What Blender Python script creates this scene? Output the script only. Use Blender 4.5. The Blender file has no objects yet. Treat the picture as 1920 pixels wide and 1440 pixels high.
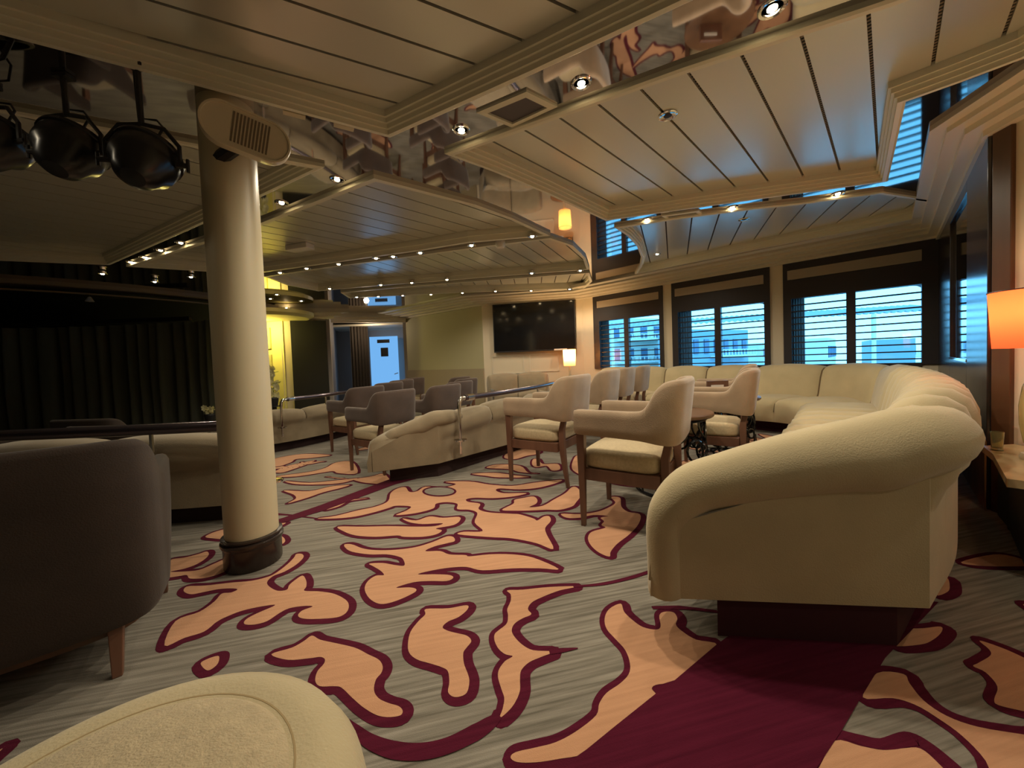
import bpy, bmesh, math, random
from mathutils import Vector, Matrix
from mathutils.geometry import tessellate_polygon

# ------------------------------------------------------------------ camera, world, exposure
sc = bpy.context.scene
COL = sc.collection
F = 690.0                    # focal length in pixels of the 1920 x 1440 frame
ROLL = math.atan(.038)
PITCH = math.atan(23.0 / F)  # looking slightly down
cam_d = bpy.data.cameras.new('camera')
cam_d.sensor_width = 36.0
cam_d.lens = 36.0 * F / 1920.0
cam_d.shift_y = -20.0 / 1920.0
cam_d.clip_start = .02
cam_d.clip_end = 400
cam = bpy.data.objects.new('camera', cam_d)
COL.objects.link(cam)
cam.matrix_world = (Matrix.Translation((0, 0, 1.0)) @ Matrix.Rotation(math.pi / 2 - PITCH, 4, 'X')
                    @ Matrix.Rotation(-ROLL, 4, 'Z'))
sc.camera = cam
sc.view_settings.view_transform = 'Standard'
sc.view_settings.look = 'None'
sc.view_settings.exposure = 0.5
sc.view_settings.gamma = 1.0
sc.view_settings.use_curve_mapping = False
w = bpy.data.worlds.new('world'); sc.world = w; w.use_nodes = True
bgn = w.node_tree.nodes['Background']
bgn.inputs[0].default_value = (.20, .60, 1.0, 1)
bgn.inputs[1].default_value = 3.6
try:
    sc.cycles.use_denoising = True
    sc.cycles.max_bounces = 8
    sc.cycles.diffuse_bounces = 4
    sc.cycles.glossy_bounces = 5
    sc.cycles.transmission_bounces = 4
    sc.cycles.sample_clamp_indirect = 4.0
    sc.cycles.sample_clamp_direct = 0.0
    sc.cycles.caustics_reflective = False
    sc.cycles.caustics_refractive = False
except Exception:
    pass

# pixel of the 1920x1440 frame -> point on a horizontal plane (how the room was surveyed)
_R = cam.matrix_world.to_3x3()
def ray(px, py):
    return _R @ Vector(((px - 960) / F, -(py - 700) / F, -1.0))
def at_z(px, py, z):
    r = ray(px, py); k = (z - 1.0) / r.z
    return Vector((r.x * k, r.y * k, z))
def at_y(px, py, y):
    r = ray(px, py); k = y / r.y
    return Vector((r.x * k, y, 1 + r.z * k))

# ------------------------------------------------------------------ helpers
def clean(n):
    return n
class MB:
    def __init__(s): s.v = []; s.f = []; s.mi = []
    def add(s, vs, fs, mi=0):
        b = len(s.v); s.v += [tuple(p) for p in vs]
        for f in fs: s.f.append(tuple(b + i for i in f)); s.mi.append(mi)
    def box(s, c, size, rz=0.0, mi=0, taper=1.0):
        cx, cy, cz = c; sx, sy, sz = size[0] / 2, size[1] / 2, size[2] / 2
        ca, sa = math.cos(rz), math.sin(rz); vs = []
        for dz in (-1, 1):
            k = taper if dz < 0 else 1.0
            for dx, dy in ((-1, -1), (1, -1), (1, 1), (-1, 1)):
                x, y = dx * sx * k, dy * sy * k
                vs.append((cx + x * ca - y * sa, cy + x * sa + y * ca, cz + dz * sz))
        s.add(vs, [(3, 2, 1, 0), (4, 5, 6, 7), (0, 1, 5, 4), (1, 2, 6, 5), (2, 3, 7, 6), (3, 0, 4, 7)], mi)
    def loft(s, rings, closed=True, caps=True, mi=0):
        n = len(rings[0]); vs = [p for r in rings for p in r]; fs = []
        for a in range(len(rings) - 1):
            for i in range(n if closed else n - 1):
                j = (i + 1) % n
                fs.append((a * n + i, a * n + j, (a + 1) * n + j, (a + 1) * n + i))
        if caps and closed:
            fs.append(tuple(reversed(range(n)))); fs.append(tuple((len(rings) - 1) * n + i for i in range(n)))
        s.add(vs, fs, mi)
    def tube(s, pts, r, n=8, mi=0, caps=True, loop=False):
        pts = [Vector(p) for p in pts]; rings = []; up = None
        m = len(pts)
        for i, p in enumerate(pts):
            if loop: t = pts[(i + 1) % m] - pts[i - 1]
            else: t = pts[min(i + 1, m - 1)] - pts[max(i - 1, 0)]
            t.normalize()
            if up is None: up = Vector((0, 0, 1)) if abs(t.z) < .9 else Vector((1, 0, 0))
            a = t.cross(up); a.normalize(); b = a.cross(t); b.normalize(); up = b
            rr = r[i] if isinstance(r, (list, tuple)) else r
            rings.append([p + (a * math.cos(q * 2 * math.pi / n) + b * math.sin(q * 2 * math.pi / n)) * rr for q in range(n)])
        if loop: rings.append(rings[0])
        s.loft(rings, True, caps and not loop, mi)
    def lathe(s, prof, c=(0, 0, 0), n=24, mi=0):
        rings = []
        for r, z in prof:
            rings.append([(c[0] + r * math.cos(q * 2 * math.pi / n), c[1] + r * math.sin(q * 2 * math.pi / n), c[2] + z) for q in range(n)])
        s.loft(rings, True, True, mi)
    def poly(s, pts2, z, mi=0, holes=()):
        loops = [[Vector((p[0], p[1], 0)) for p in pts2]] + [[Vector((p[0], p[1], 0)) for p in h] for h in holes]
        tris = tessellate_polygon(loops)
        allp = [p for l in loops for p in l]
        s.add([(p.x, p.y, z) for p in allp], tris, mi)
    def prism(s, pts2, z0, z1, mi=0):
        n = len(pts2)
        s.poly(pts2, z0, mi); s.poly(pts2, z1, mi)
        s.add([(p[0], p[1], z0) for p in pts2] + [(p[0], p[1], z1) for p in pts2],
              [(i, (i + 1) % n, n + (i + 1) % n, n + i) for i in range(n)], mi)
    def xf(s, M):
        s.v = [tuple(M @ Vector(p)) for p in s.v]; return s

def build(name, m, mats, parent=None, smooth=False, fix=True, merge=0.0, world=False, sub=0, bevel=0.0):
    me = bpy.data.meshes.new(name)
    off = parent.location if (world and parent is not None) else Vector((0, 0, 0))
    if world and parent is not None and parent.parent is not None:
        off = off + parent.parent.location
    me.from_pydata([(p[0] - off[0], p[1] - off[1], p[2] - off[2]) for p in m.v], [], m.f)
    if not isinstance(mats, (list, tuple)): mats = [mats]
    for x in mats: me.materials.append(x)
    for p, i in zip(me.polygons, m.mi):
        p.material_index = i
    if merge or fix:
        bm = bmesh.new(); bm.from_mesh(me)
        if merge: bmesh.ops.remove_doubles(bm, verts=bm.verts, dist=merge)
        if fix: bmesh.ops.recalc_face_normals(bm, faces=bm.faces)
        bm.to_mesh(me); bm.free()
    if smooth:
        for p in me.polygons: p.use_smooth = True
    me.update()
    o = bpy.data.objects.new(name, me); COL.objects.link(o)
    if parent is not None: o.parent = parent
    if bevel:
        b = o.modifiers.new('bevel', 'BEVEL'); b.width = bevel; b.segments = 2; b.limit_method = 'ANGLE'
    if sub:
        q = o.modifiers.new('sub', 'SUBSURF'); q.levels = sub; q.render_levels = sub
    return o
def smooth_angle(o, deg=40):
    me = o.data
    for p in me.polygons: p.use_smooth = True
    try:
        me.set_sharp_from_angle(angle=math.radians(deg))
    except Exception:
        pass
    return o
def thing(name, label, cat, loc=(0, 0, 0), rz=0.0, group=None):
    o = bpy.data.objects.new(name, None); COL.objects.link(o)
    o.empty_display_size = .1
    o.location = loc; o.rotation_euler = (0, 0, rz); o['label'] = label; o['category'] = cat
    if group: o['group'] = group
    return o
def tag(o, label, cat, group=None):
    o['label'] = label; o['category'] = cat
    if group: o['group'] = group
    return o
def struct(o, label=None):
    o['kind'] = 'structure'
    if label: o['label'] = label
    return o
def kids(o): return [c for c in bpy.data.objects if c.parent == o]
def dup(root, loc, rz, label, group=None, scale=None):
    r = root.copy(); COL.objects.link(r); r.location = loc; r.rotation_euler = (0, 0, rz); r['label'] = label
    if group: r['group'] = group
    if scale: r.scale = scale
    for ch in kids(root):
        c = ch.copy(); COL.objects.link(c); c.parent = r
        for g in kids(ch):
            d = g.copy(); COL.objects.link(d); d.parent = c
    return r
def catmull(pts, n, closed=False):
    pts = [Vector(p) for p in pts]; m = len(pts); out = []
    segs = m if closed else m - 1
    for i in range(segs):
        if closed: p0, p1, p2, p3 = pts[i - 1], pts[i], pts[(i + 1) % m], pts[(i + 2) % m]
        else: p0, p1, p2, p3 = pts[max(i - 1, 0)], pts[i], pts[i + 1], pts[min(i + 2, m - 1)]
        for k in range(n):
            t = k / n
            out.append(.5 * ((2 * p1) + (p2 - p0) * t + (2 * p0 - 5 * p1 + 4 * p2 - p3) * t * t + (3 * p1 - p0 - 3 * p2 + p3) * t ** 3))
    if not closed: out.append(pts[-1])
    return out
def area2(p): return sum(p[i][0] * p[(i + 1) % len(p)][1] - p[(i + 1) % len(p)][0] * p[i][1] for i in range(len(p))) / 2
def ccw(p): return list(p) if area2(p) > 0 else list(reversed(p))
def inset(poly, d):
    """mitred inward offset of a ccw polygon"""
    n = len(poly); out = []
    for i in range(n):
        a, b, c = Vector(poly[i - 1][:2]), Vector(poly[i][:2]), Vector(poly[(i + 1) % n][:2])
        e1 = (b - a).normalized(); e2 = (c - b).normalized()
        n1 = Vector((-e1.y, e1.x)); n2 = Vector((-e2.y, e2.x))
        m = n1 + n2
        k = max(.35, m.length / 2)
        m.normalize(); out.append(b + m * (d / k))
    return out
def clip(poly, nx, ny, c):
    """keep nx*x+ny*y >= c"""
    out = []; n = len(poly)
    for i in range(n):
        a, b = poly[i], poly[(i + 1) % n]
        da, db = nx * a[0] + ny * a[1] - c, nx * b[0] + ny * b[1] - c
        if da >= 0: out.append((a[0], a[1]))
        if (da >= 0) != (db >= 0):
            t = da / (da - db); out.append((a[0] + (b[0] - a[0]) * t, a[1] + (b[1] - a[1]) * t))
    return out

# ------------------------------------------------------------------ materials
def mat(name, col, rough=.6, metal=0.0, emit=None, es=0.0, bump=None, noise=None, sheen=0.0, coat=0.0, spec=None, alpha=None):
    m = bpy.data.materials.new(name); m.use_nodes = True; nt = m.node_tree; b = nt.nodes['Principled BSDF']
    b.inputs['Base Color'].default_value = (*col, 1); b.inputs['Roughness'].default_value = rough; b.inputs['Metallic'].default_value = metal
    if spec is not None: b.inputs['Specular IOR Level'].default_value = spec
    if sheen: b.inputs['Sheen Weight'].default_value = sheen; b.inputs['Sheen Roughness'].default_value = .4
    if coat: b.inputs['Coat Weight'].default_value = coat; b.inputs['Coat Roughness'].default_value = .12
    if emit: b.inputs['Emission Color'].default_value = (*emit, 1); b.inputs['Emission Strength'].default_value = es
    tc = nt.nodes.new('ShaderNodeTexCoord')
    if noise:
        sc_, amt, stretch = noise
        mp = nt.nodes.new('ShaderNodeMapping'); mp.inputs['Scale'].default_value = stretch
        nz = nt.nodes.new('ShaderNodeTexNoise'); nz.inputs['Scale'].default_value = sc_; nz.inputs['Detail'].default_value = 5
        mx = nt.nodes.new('ShaderNodeMix'); mx.data_type = 'RGBA'
        mx.inputs['A'].default_value = (*[c * (1 - amt) for c in col], 1)
        mx.inputs['B'].default_value = (*[min(1, c * (1 + amt)) for c in col], 1)
        cr = nt.nodes.new('ShaderNodeMapRange'); cr.inputs[1].default_value = .3; cr.inputs[2].default_value = .7
        nt.links.new(tc.outputs['Object'], mp.inputs['Vector']); nt.links.new(mp.outputs[0], nz.inputs['Vector'])
        nt.links.new(nz.outputs[0], cr.inputs[0]); nt.links.new(cr.outputs[0], mx.inputs['Factor'])
        nt.links.new(mx.outputs['Result'], b.inputs['Base Color'])
    if bump:
        sc_, st = bump
        nz = nt.nodes.new('ShaderNodeTexNoise'); nz.inputs['Scale'].default_value = sc_; nz.inputs['Detail'].default_value = 4
        bp = nt.nodes.new('ShaderNodeBump'); bp.inputs['Strength'].default_value = st; bp.inputs['Distance'].default_value = .004
        nt.links.new(tc.outputs['Object'], nz.inputs['Vector']); nt.links.new(nz.outputs[0], bp.inputs['Height'])
        nt.links.new(bp.outputs[0], b.inputs['Normal'])
    return m
U3 = (1, 1, 1)
MIRROR = mat('mirror_metal', (.66, .62, .60), rough=.035, metal=1.0)
PANEL = mat('painted_ceiling_plank', (.74, .73, .64), rough=.28, metal=.5, coat=.3, bump=(2.0, .15))
LIP = mat('cream_lip', (.80, .77, .62), rough=.4)
GROOVE = mat('plank_groove', (.05, .035, .025), rough=.7)
PERF = mat('perforated_groove', (.05, .035, .025), rough=.7)
_nt = PERF.node_tree; _tc = _nt.nodes.new('ShaderNodeTexCoord'); _mp = _nt.nodes.new('ShaderNodeMapping'); _mp.inputs['Rotation'].default_value = (0, 0, -math.atan2(.697, .717))
_sp = _nt.nodes.new('ShaderNodeSeparateXYZ'); _m1 = _nt.nodes.new('ShaderNodeMath'); _m1.operation = 'MULTIPLY'; _m1.inputs[1].default_value = 2 * math.pi / .024
_m2 = _nt.nodes.new('ShaderNodeMath'); _m2.operation = 'SINE'; _m3 = _nt.nodes.new('ShaderNodeMath'); _m3.operation = 'GREATER_THAN'; _m3.inputs[1].default_value = .1
_mx2 = _nt.nodes.new('ShaderNodeMix'); _mx2.data_type = 'RGBA'; _mx2.inputs['A'].default_value = (.008, .006, .005, 1); _mx2.inputs['B'].default_value = (.30, .24, .16, 1)
_nt.links.new(_tc.outputs['Object'], _mp.inputs['Vector']); _nt.links.new(_mp.outputs[0], _sp.inputs[0]); _nt.links.new(_sp.outputs[0], _m1.inputs[0]); _nt.links.new(_m1.outputs[0], _m2.inputs[0])
_nt.links.new(_m2.outputs[0], _m3.inputs[0]); _nt.links.new(_m3.outputs[0], _mx2.inputs['Factor']); _nt.links.new(_mx2.outputs['Result'], _nt.nodes['Principled BSDF'].inputs['Base Color'])
PELM = mat('bronze_pelmet', (.20, .15, .10), rough=.4)
CREAM = mat('cream_wall', (.72, .62, .46), rough=.6, bump=(60, .1))
CREAMG = mat('cream_cornice', (.74, .67, .54), rough=.35)
GREENWALL = mat('olive_wall', (.46, .42, .26), rough=.7, bump=(80, .1))
WAINSCOT = mat('wainscot_board', (.36, .29, .19), rough=.6)
BLACKWALL = mat('black_wall', (.012, .012, .011), rough=.8)
GREYWALL = mat('grey_wall', (.36, .32, .29), rough=.7)
YELLOWALL = mat('yellow_wall', (.82, .74, .30), rough=.5)
DARKWOOD = mat('dark_wood', (.028, .017, .014), rough=.45, noise=(4, .35, (1, 1, .15)))
GLOSSWOOD = mat('gloss_dark_wood', (.02, .014, .014), rough=.2, spec=1.0, noise=(5, .3, (1, 1, .1)))
SMOKED = mat('smoked_mirror', (.34, .32, .33), rough=.04, metal=1.0)
BROWNWOOD = mat('brown_veneer', (.10, .047, .022), rough=.35, noise=(6, .35, (1, 1, .12)))
OAK = mat('oak_veneer', (.30, .17, .07), rough=.35, noise=(6, .3, (1, 1, .15)))
STONE = mat('beige_stone_top', (.46, .34, .18), rough=.25, noise=(9, .15, U3))
LEGW = mat('walnut_leg', (.14, .065, .04), rough=.4, noise=(8, .3, (1, 1, .2)))
FAB_CREAM = mat('cream_velvet', (.51, .42, .25), rough=.85, sheen=.35, bump=(220, .35), noise=(5, .07, U3))
FAB_TAN = mat('tan_velvet', (.34, .245, .16), rough=.85, sheen=.5, bump=(220, .35), noise=(7, .12, U3))
FAB_SEAT = mat('sand_chenille', (.48, .385, .235), rough=.9, sheen=.2, bump=(300, .6), noise=(60, .1, U3))
FAB_TAUPE = mat('taupe_velvet', (.26, .205, .13), rough=.85, sheen=.35, bump=(220, .35), noise=(6, .12, U3))
FAB_BROWN_DIM = mat('shaded_brown_velvet', (.085, .055, .042), rough=.85, sheen=.35, bump=(220, .3), noise=(7, .15, U3))  # brown shell fabric, the lack of light there darkened into its colour
CHROME = mat('chrome', (.82, .80, .78), rough=.08, metal=1.0)
RAIL = mat('dark_steel_rail', (.16, .13, .15), rough=.22, metal=.9)
BLACK = mat('black_gloss', (.008, .008, .009), rough=.1)
BLACKM = mat('black_matt', (.012, .011, .012), rough=.55)
PLINTHM = mat('burgundy_plinth', (.05, .008, .014), rough=.9)
DARKPL = mat('dark_plinth', (.03, .012, .012), rough=.85)
COLM = mat('column_paint', (.62, .54, .36), rough=.42)
BEIGEPL = mat('beige_plastic', (.62, .54, .38), rough=.4)
WHITEPL = mat('white_plastic', (.75, .72, .66), rough=.4)
FAB_DARK = mat('deep_shaded_brown_velvet', (.035, .022, .015), rough=.9, sheen=.12, bump=(220, .3), noise=(7, .15, U3))  # brown again, the shadow on the wide chairs put into the colour
CURT = mat('charcoal_curtain', (.17, .18, .14), rough=.9, noise=(3, .3, (1, 1, .1)))
BROWNCURT = mat('brown_curtain', (.06, .045, .035), rough=.9)
GLASSV = bpy.data.materials.new('green_glass'); GLASSV.use_nodes = True
_b = GLASSV.node_tree.nodes['Principled BSDF']; _b.inputs['Base Color'].default_value = (.75, .68, .35, 1); _b.inputs['Roughness'].default_value = .05
_b.inputs['Transmission Weight'].default_value = .85; _b.inputs['IOR'].default_value = 1.45
PANE = bpy.data.materials.new('window_glass'); PANE.use_nodes = True
_n = PANE.node_tree; _n.nodes.clear()
_o = _n.nodes.new('ShaderNodeOutputMaterial'); _t = _n.nodes.new('ShaderNodeBsdfTransparent'); _t.inputs[0].default_value = (.86, .97, 1, 1)
_g = _n.nodes.new('ShaderNodeBsdfGlossy'); _g.inputs['Roughness'].default_value = .02; _mx = _n.nodes.new('ShaderNodeMixShader'); _mx.inputs[0].default_value = .06
_n.links.new(_t.outputs[0], _mx.inputs[1]); _n.links.new(_g.outputs[0], _mx.inputs[2]); _n.links.new(_mx.outputs[0], _o.inputs[0])
def bulbmat(name, col, s):
    m = bpy.data.materials.new(name); m.use_nodes = True; n = m.node_tree; n.nodes.clear()
    o = n.nodes.new('ShaderNodeOutputMaterial'); e = n.nodes.new('ShaderNodeEmission'); e.inputs[0].default_value = (*col, 1); e.inputs[1].default_value = s
    n.links.new(e.outputs[0], o.inputs[0]); return m
BULB = bulbmat('halogen_bulb', (1, .74, .38), 40)
BULBY = bulbmat('amber_bulb', (1, .65, .2), 14)
DOORBLUE = bulbmat('door_daylight_glow', (.20, .52, 1.0), .62)  # daylight on the door leaf painted in as even emission
def shade_mat(name, col, es):
    m = bpy.data.materials.new(name); m.use_nodes = True; n = m.node_tree; n.nodes.clear()
    o = n.nodes.new('ShaderNodeOutputMaterial'); t = n.nodes.new('ShaderNodeBsdfTranslucent'); d = n.nodes.new('ShaderNodeBsdfDiffuse')
    t.inputs[0].default_value = (*col, 1); d.inputs[0].default_value = (*col, 1)
    a = n.nodes.new('ShaderNodeMixShader'); a.inputs[0].default_value = .3
    e = n.nodes.new('ShaderNodeEmission'); e.inputs[0].default_value = (*col, 1); e.inputs[1].default_value = es
    b = n.nodes.new('ShaderNodeAddShader')
    wv = n.nodes.new('ShaderNodeTexNoise'); wv.inputs['Scale'].default_value = 150
    n.links.new(t.outputs[0], a.inputs[1]); n.links.new(d.outputs[0], a.inputs[2]); n.links.new(a.outputs[0], b.inputs[0]); n.links.new(e.outputs[0], b.inputs[1])
    n.links.new(b.outputs[0], o.inputs[0]); return m
SHADE_R = shade_mat('coral_shade', (1.0, .19, .075), .12)
SHADE_C = shade_mat('cream_shade', (1.0, .55, .2), .25)

# carpet ground: warm grey-green with long drawn streaks
def carpet(name, col, amt, dark):
    m = bpy.data.materials.new(name); m.use_nodes = True; nt = m.node_tree; b = nt.nodes['Principled BSDF']
    b.inputs['Roughness'].default_value = .95; b.inputs['Sheen Weight'].default_value = .12; b.inputs['Specular IOR Level'].default_value = .1
    tc = nt.nodes.new('ShaderNodeTexCoord'); mp = nt.nodes.new('ShaderNodeMapping'); m0 = nt.nodes.new('ShaderNodeMapping')
    m0.inputs['Rotation'].default_value = (0, 0, -.22); nt.links.new(tc.outputs['Object'], m0.inputs['Vector'])
    mp.inputs['Scale'].default_value = (1.6, 46, 1)
    nz = nt.nodes.new('ShaderNodeTexNoise'); nz.inputs['Scale'].default_value = 1.6; nz.inputs['Detail'].default_value = 6
    cr = nt.nodes.new('ShaderNodeMapRange'); cr.inputs[1].default_value = .3; cr.inputs[2].default_value = .7
    mx = nt.nodes.new('ShaderNodeMix'); mx.data_type = 'RGBA'
    mx.inputs['A'].default_value = (*dark, 1); mx.inputs['B'].default_value = (*col, 1)
    n2 = nt.nodes.new('ShaderNodeTexNoise'); n2.inputs['Scale'].default_value = 420
    bp = nt.nodes.new('ShaderNodeBump'); bp.inputs['Strength'].default_value = .5; bp.inputs['Distance'].default_value = .003
    nt.links.new(m0.outputs[0], mp.inputs['Vector']); nt.links.new(mp.outputs[0], nz.inputs['Vector']); nt.links.new(nz.outputs[0], cr.inputs[0])
    nt.links.new(cr.outputs[0], mx.inputs['Factor']); nt.links.new(mx.outputs['Result'], b.inputs['Base Color'])
    nt.links.new(tc.outputs['Object'], n2.inputs['Vector']); nt.links.new(n2.outputs[0], bp.inputs['Height']); nt.links.new(bp.outputs[0], b.inputs['Normal'])
    return m
CARPET = carpet('carpet_grey', (.33, .30, .25), .3, (.13, .115, .09))
CARP_O = carpet('carpet_apricot', (.63, .34, .195), .1, (.54, .285, .16))
CARP_B = carpet('carpet_burgundy', (.105, .009, .028), .2, (.07, .005, .018)); CARP_B.node_tree.nodes['Principled BSDF'].inputs['Sheen Weight'].default_value = .02
# ------------------------------------------------------------------ plan of the room (metres, camera stands at 0,0)
ZM, ZL, ZP = 2.33, 2.30, 2.41     # mirrored soffit, lip underside, plank field
LOW, LOW2 = -.13, -.25            # the two lower tiers
CW = Vector((4.95, 4.23)); CN = Vector((1.5, 7.62))        # window wall from right to left corner
WD = (CN - CW).normalized(); WN = Vector((-WD.y, WD.x))    # along the wall / outward
if WN.y < 0: WN = -WN
TVL = Vector((-.6, 8.0))
RW = Vector((2.84, 2.16))
ROOM = [CW, CN, TVL, Vector((-2.75, 9.75)), Vector((-3.0, 11.4)), Vector((-5.2, 11.4)), Vector((-4.15, 8.5)), Vector((-5.1, 8.2)),
        Vector((-6.6, 8.6)), Vector((-12.5, 8.2)), Vector((-12.5, -4)), Vector((2.6, -4)), Vector((2.6, 1.0)), RW]

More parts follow.
